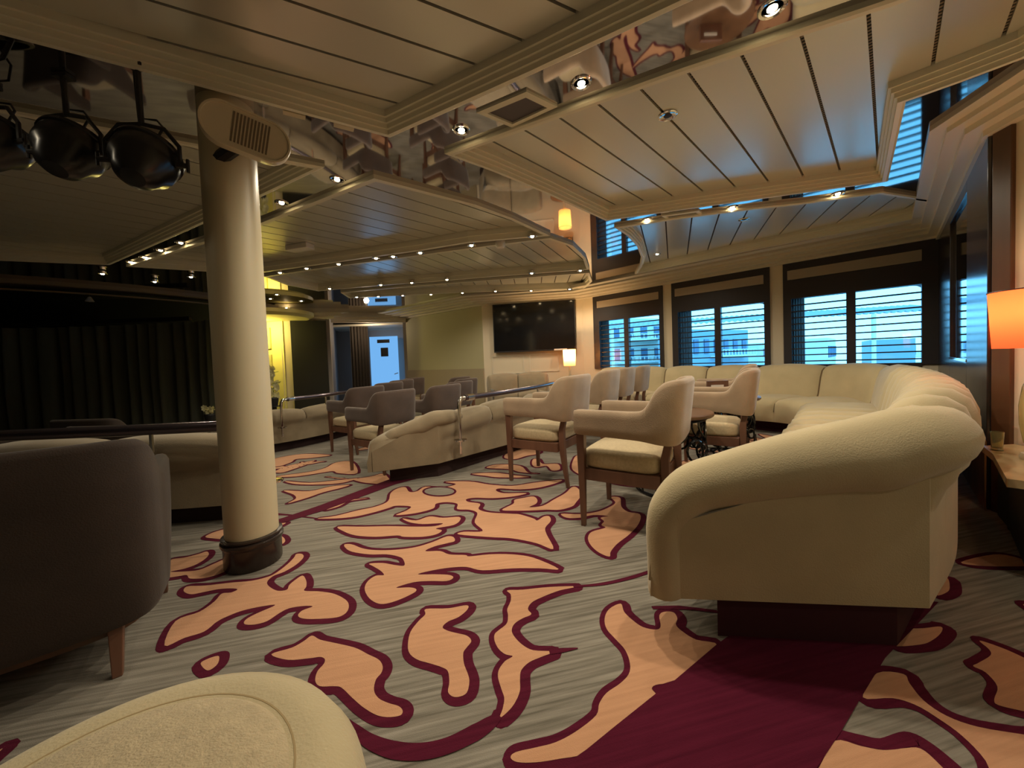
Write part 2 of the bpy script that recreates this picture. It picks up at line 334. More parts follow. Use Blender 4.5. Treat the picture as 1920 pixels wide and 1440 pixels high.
# ---- floor with its woven carpet pattern
Z1 = (480, 840, 4.0); Z2 = (900, 820, 4.0); Z3 = (440, 1080, 4.0); Z4 = (880, 1080, 4.0); Z5 = (1440, 1020, 3.429); Z6 = (280, 930, 4.571)
Z7 = (1200, 560, 4.8)
SH = [
 (Z3, 0, [(275,590),(430,540),(520,490),(580,450),(640,480),(750,505),(900,540),(1000,590),(1080,630),(1110,680),(1100,730),(1060,780),(1045,860),(1080,920),(1150,955),(1230,980),(1260,1015),(1240,1050),(1150,1062),(1060,1045),(960,985),(880,915),(800,840),(740,830),(640,830),(605,790),(620,720),(670,660),(675,625),(640,610),(560,620),(400,632)]),
 (Z3, 0, [(1435,250),(1600,245),(1740,222),(1745,255),(1680,310),(1600,345),(1560,385),(1590,410),(1660,430),(1740,450),(1775,490),(1740,540),(1715,580),(1720,660),(1750,740),(1760,800),(1740,880),(1680,910),(1630,905),(1600,870),(1610,800),(1600,720),(1560,690),(1470,660),(1370,630),(1310,580),(1300,510),(1320,420),(1380,340),(1430,290)]),
 (Z4, 0, [(285,110),(400,105),(600,85),(810,80),(680,110),(560,155),(470,200),(440,250),(465,290),(400,320),(340,360),(318,410),(340,460),(400,520),(480,560),(630,570),(540,610),(450,650),(390,710),(380,780),(380,860),(350,940),(300,1010),(228,1068),(250,1000),(262,920),(240,850),(215,760),(225,700),(270,640),(325,605),(270,590),(220,550),(190,490),(190,440),(220,410),(280,360),(290,300),(285,250),(310,190),(310,140)]),
 (Z4, 0, [(1135,210),(1160,270),(1220,330),(1300,385),(1400,405),(1435,380),(1425,300),(1460,272),(1530,275),(1560,320),(1550,370),(1600,420),(1700,480),(1860,520),(1700,660),(1540,790),(1400,820),(1370,850),(1400,890),(1200,1060),(1000,1230),(850,1340),(680,1375),(500,1402),(360,1400),(310,1365),(350,1325),(500,1290),(650,1250),(800,1170),(950,1050),(975,960),(1030,880),(1130,810),(1195,740),(1205,660),(1170,560),(1100,480),(1030,400),(1015,320),(1050,250)]),
 (Z6, 0, [(130,1285),(225,1075),(430,995),(560,905),(620,840),(700,830),(755,805),(720,795),(600,800),(450,830),(360,845),(300,825),(300,795),(340,775),(480,770),(700,745),(870,730),(1000,700),(1080,665),(1180,590),(1240,530),(1260,500),(1310,500),(1320,530),(1260,590),(1160,650),(1060,690),(1010,740),(1030,780),(1100,815),(1180,805),(1200,765),(1260,715),(1315,685),(1345,730),(1345,780),(1330,815),(1450,820),(1580,840),(1680,890),(1710,940),(1690,1000),(1620,1040),(1480,1055),(1330,1055),(1275,1030),(1310,985),(1400,950),(1330,945),(1200,965),(1110,1010),(1010,1075),(900,1105),(815,1100),(830,1060),(920,1010),(1080,938),(960,950),(800,985),(680,1030),(580,1080),(470,1165),(300,1220)]),
 (Z6, 0, [(115,665),(180,620),(180,550),(300,530),(420,500),(490,478),(510,500),(480,540),(400,590),(300,625),(180,652),(300,650),(430,635),(560,580),(660,540),(695,560),(700,620),(600,670),(480,705),(350,710),(320,680),(250,690),(150,700)]),
 (Z6, 0, [(1080,340),(1140,350),(1165,385),(1140,412),(1100,400)]),
 (Z6, 0, [(480,350),(560,310),(660,290),(660,365),(540,365)]),
 (Z6, 0, [(1060,250),(1110,240),(1170,232),(1130,255),(1090,265)]),
 (Z6, 0, [(440,1440),(500,1400),(580,1375),(600,1390),(580,1450),(500,1500)]),
 (Z1, 0, [(665,725),(720,725),(800,755),(900,768),(1050,765),(1200,745),(1330,705),(1430,665),(1480,670),(1490,700),(1440,715),(1340,740),(1270,775),(1380,775),(1450,800),(1570,805),(1600,815),(1750,800),(1920,800),(2080,825),(2270,910),(2130,905),(1930,905),(1700,920),(1580,895),(1450,900),(1300,925),(1215,950),(1350,950),(1450,955),(1480,975),(1430,1000),(1300,1000),(1180,1010),(1050,1050),(1150,1048),(1200,1060),(1190,1085),(1100,1130),(1000,1165),(920,1170),(850,1130),(815,1060),(840,1000),(900,960),(960,955),(930,920),(880,890),(850,870),(950,865),(1040,880),(1110,885),(1110,850),(1080,820),(980,800),(850,800),(720,780),(670,750)]),
 (Z1, 0, [(615,592),(800,592),(1000,588),(1200,592),(1340,588),(1400,566),(1250,572),(1150,558),(1100,530),(1200,545),(1300,515),(1400,525),(1520,518),(1530,545),(1480,580),(1350,605),(1395,620),(1350,650),(1250,668),(1110,668),(1060,658),(900,668),(750,658),(660,628)]),
 (Z1, 0, [(460,530),(600,510),(760,470),(900,440),(990,400),(1010,340),(1060,305),(1120,295),(1150,330),(1210,325),(1270,292),(1400,298),(1500,272),(1420,255),(1600,252),(1750,275),(1920,285),(2080,262),(2280,240),(2270,258),(2130,297),(1980,312),(1830,305),(1800,320),(1860,340),(2030,340),(1930,365),(1780,378),(1650,375),(1580,385),(1590,405),(1680,420),(1670,460),(1750,485),(1920,495),(1980,500),(2080,530),(2110,545),(2160,515),(2200,515),(2210,550),(2170,600),(2180,650),(2230,760),(2100,715),(1920,680),(1750,670),(1520,650),(1560,630),(1700,625),(1640,560),(1660,490),(1600,465),(1510,460),(1510,420),(1430,408),(1350,420),(1330,455),(1200,490),(1050,505),(1130,470),(1160,440),(1050,435),(1000,450),(900,480),(750,515),(600,530)]),
 (Z1, 0, [(520,465),(600,415),(720,390),(840,378),(700,400),(620,440)]),
 (Z2, 0, [(165,545),(250,500),(260,470),(330,455),(400,445),(430,470),(420,500),(370,525),(470,515),(560,465),(640,420),(690,375),(730,380),(760,430),(720,490),(690,520),(600,545),(500,545),(400,550),(250,552)]),
 (Z2, 0, [(980,450),(1050,455),(1060,520),(1110,560),(1200,580),(1190,650),(1120,730),(1030,800),(980,860),(970,897),(890,865),(830,810),(810,755),(840,710),(940,680),(910,660),(930,632),(905,605),(960,592),(850,585),(750,605),(650,605),(610,575),(750,578),(880,560),(970,525),(1015,490)]),
 (Z2, 0, [(400,165),(440,165),(470,200),(580,200),(600,240),(540,250),(500,215),(420,225),(390,200)]),
 (Z2, 0, [(180,150),(250,90),(440,100),(430,125),(350,140),(260,165)]),
 (Z2, 0, [(50,230),(130,205),(300,215),(360,265),(440,272),(300,262),(220,240)]),
 (Z2, 0, [(-60,275),(110,268),(240,282),(370,300),(150,302),(40,290)]),
 (Z2, 0, [(690,200),(720,140),(760,160),(780,280),(700,250)]),
 (Z2, 0, [(950,330),(1050,325),(1160,345),(1300,330),(1180,365),(1050,355)]),
 (Z7, 0, [(1070,1220),(1200,1240),(1280,1225),(1380,1250),(1400,1290),(1340,1310),(1200,1335),(1190,1290)]),
 (Z7, 0, [(1130,1440),(1180,1400),(1300,1390),(1330,1430),(1240,1480)]),
 (Z5, 0, [(1360,625),(1500,670),(1646,735),(1760,800),(1760,1110),(1646,1080),(1480,1040),(1455,1000),(1475,920),(1400,830),(1320,790),(1350,770),(1430,720),(1420,680)]),
 (Z5, 0, [(800,655),(820,560),(1000,545),(1110,535),(1115,570),(1060,620),(980,650)]),
 (Z5, 0, [(1080,330),(1080,230),(1150,220),(1168,270),(1155,310)]),
 (Z5, 0, [(610,990),(700,835),(870,840),(910,900),(1000,1010),(1150,1110),(1350,1180),(1646,1230),(1850,1260),(1850,1600),(1500,1600),(1400,1400),(1250,1240),(1100,1130),(950,1040),(800,995)]),
 (Z5, 0, [(430,1270),(600,1305),(740,1330),(860,1320),(980,1320),(1100,1420),(1180,1520),(1180,1640),(200,1640),(330,1440)]),
 (Z5, 0, [(1240,120),(1450,70),(1600,90),(1700,140),(1400,145)]),
 (Z5, 0, [(1640,390),(1760,410),(1760,480),(1690,430)]),
 (Z1, LOW, [(220,250),(400,262),(600,245),(760,228),(650,262),(480,275),(300,272)]),
 (Z1, LOW, [(520,215),(640,232),(740,232),(860,215),(960,195),(1000,268),(820,262),(700,235)]),
 (Z1, LOW, [(520,150),(600,110),(720,105),(760,190),(620,190),(580,175),(500,185),(300,215),(150,215),(400,180)]),
 (Z1, LOW, [(210,320),(400,325),(560,290),(700,278),(640,300),(500,335),(400,370),(300,400),(240,415),(300,380),(280,350)]),
 (Z1, LOW, [(120,90),(240,60),(380,45),(560,55),(420,75),(300,85),(260,110),(150,140)]),
 (Z1, LOW, [(140,180),(220,140),(330,115),(440,95),(380,125),(280,160),(200,185)]),
 (Z1, LOW, [(-700,560),(-400,500),(-250,540),(-420,600),(-600,620)]),
]
def pxs(z, pts, h): return [at_z(z[0] + x / z[2], z[1] + y / z[2], h) for x, y in pts]
fl = MB()
top_poly = [(-12.4, -3.9), (4.9, -3.9), (4.9, 4.25), (1.5, 7.6), (.9, 7.0), (1.0, 6.0), (.6, 4.9), (.0, 4.0), (-.55, 3.5), (-1.0, 3.35),
            (-1.6, 2.62), (-1.85, 2.5), (-3.6, 2.5), (-12.4, 2.3)]
# the step runs along the dark edge strip between the two low sofas
ST = [at_z(500, 982, 0), at_z(600, 948, 0), at_z(728, 900, 0)]
top_poly = [(-12.4, -3.9), (4.95, -3.9), (4.95, 4.25), (1.45, 7.7), (1.3, 7.7), (1.15, 6.4), (.75, 5.0), (.15, 4.2), (-.5, 3.62)] + \
           [(p.x, p.y) for p in reversed(ST)] + [(-2.0, 2.5), (-3.6, 2.45), (-12.4, 2.3)]
fl.poly(top_poly, 0, 0)
n = len(top_poly)
fl.add([(p[0], p[1], 0) for p in top_poly] + [(p[0], p[1], -.3) for p in top_poly], [(i, (i + 1) % n, n + (i + 1) % n, n + i) for i in range(n)], 2)
low_poly = [(-12.4, -3.9), (4.95, -3.9), (4.95, 5), (1.5, 7.9), (-.4, 8.2), (-2.7, 9.9), (-2.9, 11.5), (-5.3, 11.5), (-3.3, 8.3), (-3.3, 5.0), (-2.7, 2.7), (-2.7, 0), (-12.4, 0)]
fl.poly(low_poly, LOW, 0)
n = len(low_poly)
fl.add([(p[0], p[1], LOW) for p in low_poly] + [(p[0], p[1], -.4) for p in low_poly], [(i, (i + 1) % n, n + (i + 1) % n, n + i) for i in range(n)], 2)
fl.poly([(-12.6, -4), (0, -4), (0, 12), (-12.6, 12)], LOW2, 0)
def ribbon(pts, w, z, mi, closed=True):
    m = len(pts)
    L, R = [], []
    for i in range(m):
        a = pts[i - 1] if (closed or i) else pts[i]; b = pts[(i + 1) % m] if (closed or i < m - 1) else pts[i]
        t = Vector((b[0] - a[0], b[1] - a[1])); 
        if t.length < 1e-7: t = Vector((1, 0))
        t.normalize(); nn = Vector((t.y, -t.x)); ww = w[i] if isinstance(w, list) else w
        jz = ((i * 37) % 13) * 3e-5; L.append((pts[i][0] + nn.x * ww, pts[i][1] + nn.y * ww, z + jz)); R.append((pts[i][0] - nn.x * .004, pts[i][1] - nn.y * .004, z + jz))
    b = len(fl.v); fl.v += L + R
    for i in range(m if closed else m - 1):
        j = (i + 1) % m
        fl.f.append((b + i, b + j, b + m + j, b + m + i)); fl.mi.append(mi)
FIGN = [0]
def figure(pts, z):
    FIGN[0] += 1; z = z + FIGN[0] * 2e-5
    c = catmull([Vector((p[0], p[1], 0)) for p in pts], 4, True)
    c = [Vector((p.x, p.y)) for p in c]
    c = ccw(c)
    # heavier line towards one side, like the drawn contour
    ws = []
    for i in range(len(c)):
        t = (c[(i + 1) % len(c)] - c[i - 1]); t.normalize(); nn = Vector((t.y, -t.x))
        ws.append(.026 + .008 * (nn.x * .8 - nn.y * .4))
    ribbon(c, ws, z + .0008, 2)
    # round joins
    for i in range(0, len(c), 2):
        fl.add([(c[i].x + ws[i] * math.cos(k * math.pi / 4), c[i].y + ws[i] * math.sin(k * math.pi / 4), z + .0003 + (i % 23) * 2e-5) for k in range(8)], [tuple(range(8))], 2)
    fl.poly(c, z + .0016, 1)
for zf, h, pts in SH:
    figure(pxs(zf, pts, h), h)
def stroke(zf, pts, ws, h=0, mi=2, dz=.0022):
    p = pxs(zf, pts, h); c = catmull(p, 5); m = len(c)
    k = [ws[min(int(i / 5), len(ws) - 1)] * (1 - (i % 5) / 5) + ws[min(int(i / 5) + 1, len(ws) - 1)] * (i % 5) / 5 for i in range(m)]
    L = []
    for i in range(m):
        t = c[min(i + 1, m - 1)] - c[max(i - 1, 0)]; t.normalize(); nn = Vector((t.y, -t.x, 0)) * k[i]
        L += [c[i] + nn + Vector((0, 0, dz)), c[i] - nn + Vector((0, 0, dz))]
    fl.add(L, [(2 * i, 2 * i + 2, 2 * i + 3, 2 * i + 1) for i in range(m - 1)], mi)
stroke(Z3, [(780,1040),(900,1150),(1020,1245),(1200,1310),(1400,1320),(1600,1275),(1800,1180),(1910,1110),(1985,1050)], [.004,.012,.018,.022,.022,.022,.024,.02,.01])
stroke(Z4, [(780,82),(1000,62),(1210,15),(1350,-30)], [.006,.01,.011,.01])
stroke(Z4, [(1370,240),(1560,240),(1640,245),(1860,270)], [.008,.012,.01,.008])
stroke(Z4, [(600,572),(700,560),(815,545)], [.012,.01,.002])
stroke(Z1, [(460,530),(250,505),(150,500)], [.005,.012,.02])
stroke(Z5, [(470,1225),(640,1275),(760,1290),(920,1255),(1020,1300),(1150,1400),(1260,1500)], [.012,.016,.014,.018,.018,.016,.016])
# grey islands woven inside the figures
for cx, cy, rx, ry in ((1375, 328, 112, 30),):
    p = pxs(Z1, [(cx + rx * 1.15 * math.cos(a), cy + ry * 1.3 * math.sin(a)) for a in [k * math.pi / 12 for k in range(24)]], 0); fl.poly([(q.x, q.y) for q in p], .0026, 2)
    p = pxs(Z1, [(cx + rx * math.cos(a), cy + ry * math.sin(a)) for a in [k * math.pi / 12 for k in range(24)]], 0); fl.poly([(q.x, q.y) for q in p], .0034, 0)
# burgundy border band in front of the sofa and the edge strip of the step
bd = [at_z(*p, 0) for p in ((1346,1208),(1265,1277),(1236,1286),(1222,1293),(1230,1302),(1155,1362),(1100,1407),(1010,1470),(700,1700),(1350,1700),(1533,1440),(1577,1373),(1615,1309),(1660,1235),(1760,1130),(1500,1100))]
fl.poly([(p.x, p.y) for p in bd], .003, 2)
S2 = [at_z(500, 990, 0), at_z(610, 957, 0), at_z(740, 909, 0), at_z(800, 893, 0), at_z(820, 884, 0)]
fl.add([(p.x, p.y, .003) for p in (ST[0], ST[1], ST[2], at_z(800, 886, 0))] + [(p.x, p.y, .003) for p in (S2[0], S2[1], S2[2], S2[3])], [(0, 1, 5, 4), (1, 2, 6, 5), (2, 3, 7, 6)], 2)
# the pattern carries on where the photo sees little of the floor
random.seed(7)
placed = []
pat = [pxs(SH[0][0], SH[0][2], 0), pxs(SH[1][0], SH[1][2], 0), pxs(SH[2][0], SH[2][2], 0), pxs(SH[11][0], SH[11][2], 0), pxs(SH[14][0], SH[14][2], 0)]
def scatter(spots, h):
    for x, y in spots:
        q = random.choice(pat); cx = sum(p.x for p in q) / len(q); cy = sum(p.y for p in q) / len(q)
        a = random.uniform(0, 6.28); s = random.uniform(.9, 1.3); ca, sa = math.cos(a) * s, math.sin(a) * s
        figure([Vector((x + (p.x - cx) * ca - (p.y - cy) * sa, y + (p.x - cx) * sa + (p.y - cy) * ca, 0)) for p in q], h)
scatter([(-2.2,.9),(-2.3,1.7),(-1.3,.6),(-.9,-.2),(.1,.1),(-.3,-1.0),(.9,-.5),(1.9,.1),(2.2,-1.0),(-1.9,-.6),(-3.2,.6),(-3.3,1.7)], 0)
scatter([(1.0,4.1),(1.35,3.4),(1.5,4.5),(1.3,5.1),(2.1,4.6),(1.8,5.6),(2.6,4.2),(2.0,3.7),(1.6,6.3),(2.3,5.2),(2.85,4.75)], 0)
scatter([(-2.6,4.3),(-1.9,5.2),(-1.2,4.6),(-1.0,5.6),(-2.3,6.2),(-.2,5.5),(-1.2,6.8),(-.3,6.8),(-2.4,7.4),(-.9,4.1),(-2.7,3.5)], LOW)
flo = build('floor', fl, [CARPET, CARP_O, CARP_B], fix=False)
struct(flo)

# ---- ceiling: mirrored soffits with plank-lined coffers let into them
U = (.717, .697)
def cpx(lst): return [at_z(x, y, ZL).to_2d() for x, y in lst]
A = cpx([(0, 65), (365, 160), (730, 258)]) + cpx([(1000, 138), (1277, 10)])
A = [Vector((-4.6, -.18))] + A[:] + [Vector((2.45, .38)), Vector((2.5, -3.2)), Vector((-4.6, -3.2))]
B = cpx([(840, 291), (925, 322), (1019, 361), (1136, 414), (1400, 377), (1661, 341), (1693, 193), (1800, 155), (1920, 110)]) + [Vector((2.42, 1.0))] + cpx([(1687, 0), (1280, 134)])
B[-3] = Vector((2.40, 1.35)); B.insert(-2, Vector((2.38, .92)))
C_ = cpx([(702, 336), (800, 361), (892, 385), (960, 410), (1029, 442), (880, 455), (788, 470), (680, 485), (551, 503), (470, 514), (240, 500), (364, 460), (488, 420)])
E_ = cpx([(497, 519), (615, 501), (680, 493), (792, 478), (880, 466), (1031, 447), (1073, 461), (1097, 484), (1104, 505), (1082, 507), (923, 519), (840, 526), (747, 533), (626, 543), (597, 546), (540, 535)])
F_ = cpx([(640, 549), (747, 539), (923, 525), (1104, 512), (1109, 528), (1095, 541), (880, 548), (655, 559)])
D_ = cpx([(1155, 428), (1280, 409), (1412, 392), (1500, 383), (1654, 362), (1756, 378), (1762, 402), (1600, 434), (1417, 468), (1223, 508), (1192, 514), (1201, 500), (1204, 484), (1196, 462), (1178, 443)])
G_ = cpx([(602, 316), (400, 411), (205, 497), (100, 493), (0, 489)]) + [Vector((-8.5, 3.0)), Vector((-8.5, -.9))] + cpx([(0, 208), (300, 262)])
HD = {'A': (.90, .44), 'B': U, 'C': U, 'D': (.404, .915), 'E': (.44, .898), 'F': (.06, .998), 'G': U}
ceil = bpy.data.objects.new('ceiling', None); COL.objects.link(ceil); struct(ceil)
outer = [p + Vector((0, 0)) for p in ROOM]
mouter = ccw([CW, CN, TVL, Vector((-2.75, 9.75)), Vector((-5.0, 8.1)), Vector((-5.25, 6.4)), Vector((-6.6, 4.85)), Vector((-8.6, 4.0)), Vector((-12.4, 3.2)),
          Vector((-12.4, -3.95)), Vector((2.6, -3.95)), Vector((2.6, 1.0)), RW])
POLYS = {'A': A, 'B': B, 'C': C_, 'D': D_, 'E': E_, 'F': F_, 'G': G_}
mm = MB(); mm.poly(mouter, ZM, 0, [list(reversed(ccw(POLYS[k]))) for k in POLYS])
build('mirrored_soffit', mm, MIRROR, ceil)
SPC = {'A': .205, 'B': .214, 'C': .2, 'D': .25, 'E': .22, 'F': .24, 'G': .2}
for k in POLYS:
    P = ccw(POLYS[k]); m = MB()
    prof = [(-.012, ZM + .01), (-.012, ZL + .008), (0, ZL), (.022, ZL), (.022, 2.325), (.034, 2.325), (.034, 2.35), (.046, 2.35), (.046, 2.375), (.058, 2.375), (.058, 2.44)]
    if k in 'CEF': prof = [(-.01, ZM + .01), (-.01, ZL), (.03, ZL), (.03, 2.355), (.045, 2.355), (.045, 2.44)]
    rings = [[(p.x, p.y, z) for p in inset(P, d)] for d, z in prof]
    m.loft(rings, True, False)
    build('coffer_frame', m, LIP, ceil)
    d = Vector(HD[k]).normalized(); nn = Vector((-d.y, d.x)); I = inset(P, .055)
    cs = [p.x * nn.x + p.y * nn.y for p in I]; lo, hi = min(cs), max(cs); s = SPC[k]
    m = MB(); g = MB(); g.poly([(p.x, p.y) for p in I], ZP + .014, 0)
    off = {'B': .06, 'A': .02}.get(k, .05)
    c = math.floor(lo / s) * s + off - s
    while c < hi:
        q = clip([(p.x, p.y) for p in I], nn.x, nn.y, c + .007); q = clip(q, -nn.x, -nn.y, -(c + s - .007)) if len(q) > 2 else []
        if len(q) > 2 and abs(area2(q)) > 1e-4:
            m.poly(q, ZP, 0); nq = len(q)
            m.add([(p[0], p[1], ZP) for p in q] + [(p[0], p[1], ZP + .014) for p in q], [(i, (i + 1) % nq, nq + (i + 1) % nq, nq + i) for i in range(nq)])
        c += s
    build('plank_field', m, PANEL, ceil, fix=False)
    build('groove_backing', g, PERF if k == 'B' else GROOVE, ceil, fix=False)
roof = MB(); roof.poly([(-12.8, -4.3), (5.6, -4.3), (5.6, 12), (-12.8, 12)], 2.75)
build('deck_above', roof, BLACKWALL, ceil)
def cornice(path, prof, name, m_=CREAMG, flip=1):
    """stepped moulding following a wall line; prof = (distance into room, z)"""
    pts = [Vector(p) for p in path]; rings = []
    for i, p in enumerate(pts):
        e1 = (pts[i] - pts[i - 1]).normalized() if i else (pts[1] - pts[0]).normalized()
        e2 = (pts[i + 1] - pts[i]).normalized() if i < len(pts) - 1 else e1
        n1 = Vector((-e1.y, e1.x)); n2 = Vector((-e2.y, e2.x)); mt = (n1 + n2); k = max(.4, mt.length / 2); mt.normalize()
        rings.append([(p.x + mt.x * d * flip / k, p.y + mt.y * d * flip / k, z) for d, z in prof])
    m = MB(); m.loft(rings, True, True)
    return struct(build(name, m, m_))
CP = [(0, 2.215), (.07, 2.215), (.07, 2.27), (.10, 2.27), (.10, 2.24), (.25, 2.24), (.25, 2.29), (.285, 2.29), (.285, 2.262), (.43, 2.262), (.43, 2.31), (.465, 2.31), (.465, 2.284), (.61, 2.284), (.61, 2.33), (.65, 2.33), (.65, 2.304), (.80, 2.304), (.80, 2.36), (0, 2.36)]
cornice([CW, CN, TVL, (-2.75, 9.75)], CP, 'trim_1')
CP2 = [(0, 2.15), (.05, 2.15), (.05, 2.19), (.11, 2.19), (.11, 2.23), (.17, 2.23), (.17, 2.27), (.23, 2.27), (.23, 2.36), (0, 2.36)]
CPR = [(0, 2.20), (.05, 2.20), (.05, 2.235), (.12, 2.235), (.12, 2.27), (.19, 2.27), (.19, 2.30), (.26, 2.30), (.26, 2.36), (0, 2.36)]
cornice([(2.6, .3), (2.6, 1.0), RW, (4.93, 4.21)], CPR, 'trim_2')
cornice([(-2.75, 9.75), (-5.0, 9.0), (-4.15, 8.45), (-5.1, 8.15)], [(0, 2.12), (.06, 2.12), (.06, 2.17), (.14, 2.17), (.14, 2.24), (.22, 2.24), (.22, 2.36), (0, 2.36)], 'trim_3')
# stage front: curved stepped pelmet
SF = [(-12.4, 3.2), (-8.6, 4.0), (-6.6, 4.85), (-5.25, 6.4), (-5.0, 8.1)]
sfc = [p.to_2d() for p in catmull([Vector((*p, 0)) for p in SF], 5)]
cornice(sfc, [(0, 2.28), (.05, 2.28), (.05, 2.30), (-.02, 2.32), (-.02, 2.5), (-.04, 2.5), (-.04, 2.28)], 'trim_4', PELM, 1)
sf2 = [p + Vector((-.25, .25)) for p in sfc]
cornice(sf2, [(0, 2.24), (.05, 2.24), (.05, 2.25), (0, 2.26)], 'trim_5', PELM, 1)
m = MB(); m.loft([[(a.x, a.y, 2.33), (b.x, b.y, 2.29)] for a, b in zip(sfc, sf2)], False, False); struct(build('trim_6', m, GLOSSWOOD))

# ---- walls
def wallseg(name, a, b, z0, z1, mt, th=.08):
    a, b = Vector(a), Vector(b); c = (a + b) / 2; L = (b - a).length; ang = math.atan2((b - a).y, (b - a).x)
    nn = Vector((-(b - a).y, (b - a).x)).normalized()
    # thickness goes away from the camera
    if nn.dot(c) < 0: nn = -nn
    c = c + nn * th / 2
    m = MB(); m.box((c.x, c.y, (z0 + z1) / 2), (L, th, z1 - z0), ang)
    return struct(build(name, m, mt))
wallseg('wall_television', CN, TVL, LOW2, 2.8, CREAM)
wallseg('wall_olive', TVL, (-2.75, 9.75), LOW2, 2.8, GREENWALL)
wallseg('baseboard_olive', Vector(TVL) + Vector((-.02, -.03)), (-2.77, 9.72), LOW2, .86, WAINSCOT, .03)
wallseg('wall_corridor', (-2.75, 9.75), (-2.9, 11.3), LOW2, 2.8, GREYWALL)
wallseg('wall_far', (-2.9, 11.3), (-5.4, 11.3), LOW2, 2.8, GREYWALL)
wallseg('wall_grey', (-5.35, 11.35), (-4.15, 8.5), LOW2, 2.8, GREYWALL)
wallseg('wall_black', (-4.15, 8.5), (-5.1, 8.2), LOW2, 2.8, CREAM)
m = MB(); a, b = Vector((-4.15, 8.46)), Vector((-4.92, 8.2))
c = (a + b) / 2; m.box((c.x, c.y - .02, .93), ((b - a).length - .1, .03, 2.3), math.atan2((b - a).y, (b - a).x))
struct(build('door_2', m, BLACKM))
wallseg('wall_niche', (-5.05, 8.2), (-6.6, 8.6), LOW2, 2.8, YELLOWALL)
wallseg('wall_stage', (-6.6, 8.6), (-12.5, 8.2), LOW2, 2.8, BLACKWALL)
wallseg('wall_left', (-12.5, -4), (-12.5, 8.2), LOW2, 2.8, BLACKWALL)
wallseg('wall_back', (2.6, -4), (-12.5, -4), LOW2, 2.8, CREAM)
wallseg('wall_right', (2.6, -4), (2.6, 1.0), 0, 2.8, CREAM)
wallseg('wall_return', (2.6, 1.0), RW, 0, 2.8, CREAM)
# ---- window wall
def wt(px, off=0.0, y=640):
    """distance along the window wall of the point seen at pixel column px, on a line 'off' behind the wall"""
    r = ray(px, y); d = Vector((r.x, r.y)); o = CW + WN * off
    # o + t*WD = k*d
    det = WD.x * (-d.y) - (-d.x) * WD.y
    rhs = -o
    return (rhs.x * (-d.y) - (-d.x) * rhs.y) / det
WANG = math.atan2(WD.y, WD.x)
def wbox(m, t0, t1, z0, z1, o0, o1, mi=0):
    c = CW + WD * (t0 + t1) / 2 + WN * (o0 + o1) / 2
    m.box((c.x, c.y, (z0 + z1) / 2), (abs(t1 - t0), o1 - o0, z1 - z0), WANG, mi)
WL = (CN - CW).length
SP = [(1470, 1768, 1485, 1728, 1596, 1508), (1262, 1445, 1273, 1434, 1347, 1296), (1115, 1245, 1126, 1238, 1176, 1141)]
sill_z, top_z = .80, 1.72
m = MB(); wbox(m, -.1, WL, LOW2, .78, 0, .1)
edges = [(-.1, -.0)]
spans = [(wt(b), wt(a)) for a, b, *_ in SP]
spans[0] = (0.0, spans[0][1])
wbox(m, spans[0][1], spans[1][0], .78, 2.8, 0, .1); wbox(m, spans[1][1], spans[2][0], .78, 2.8, 0, .1); wbox(m, spans[2][1], WL + .05, .78, 2.8, 0, .1)
for a, b in spans: wbox(m, a, b, 2.26, 2.8, 0, .1)
struct(build('wall_window', m, CREAM))
HULL = mat('painted_hull', (.34, .42, .50), rough=.5)
REVEALP = shade_mat('pale_reveal_pleat', (.16, .14, .13), .0)
FRAMEW = mat('espresso_frame', (.022, .017, .02), rough=.5, bump=(40, .1))
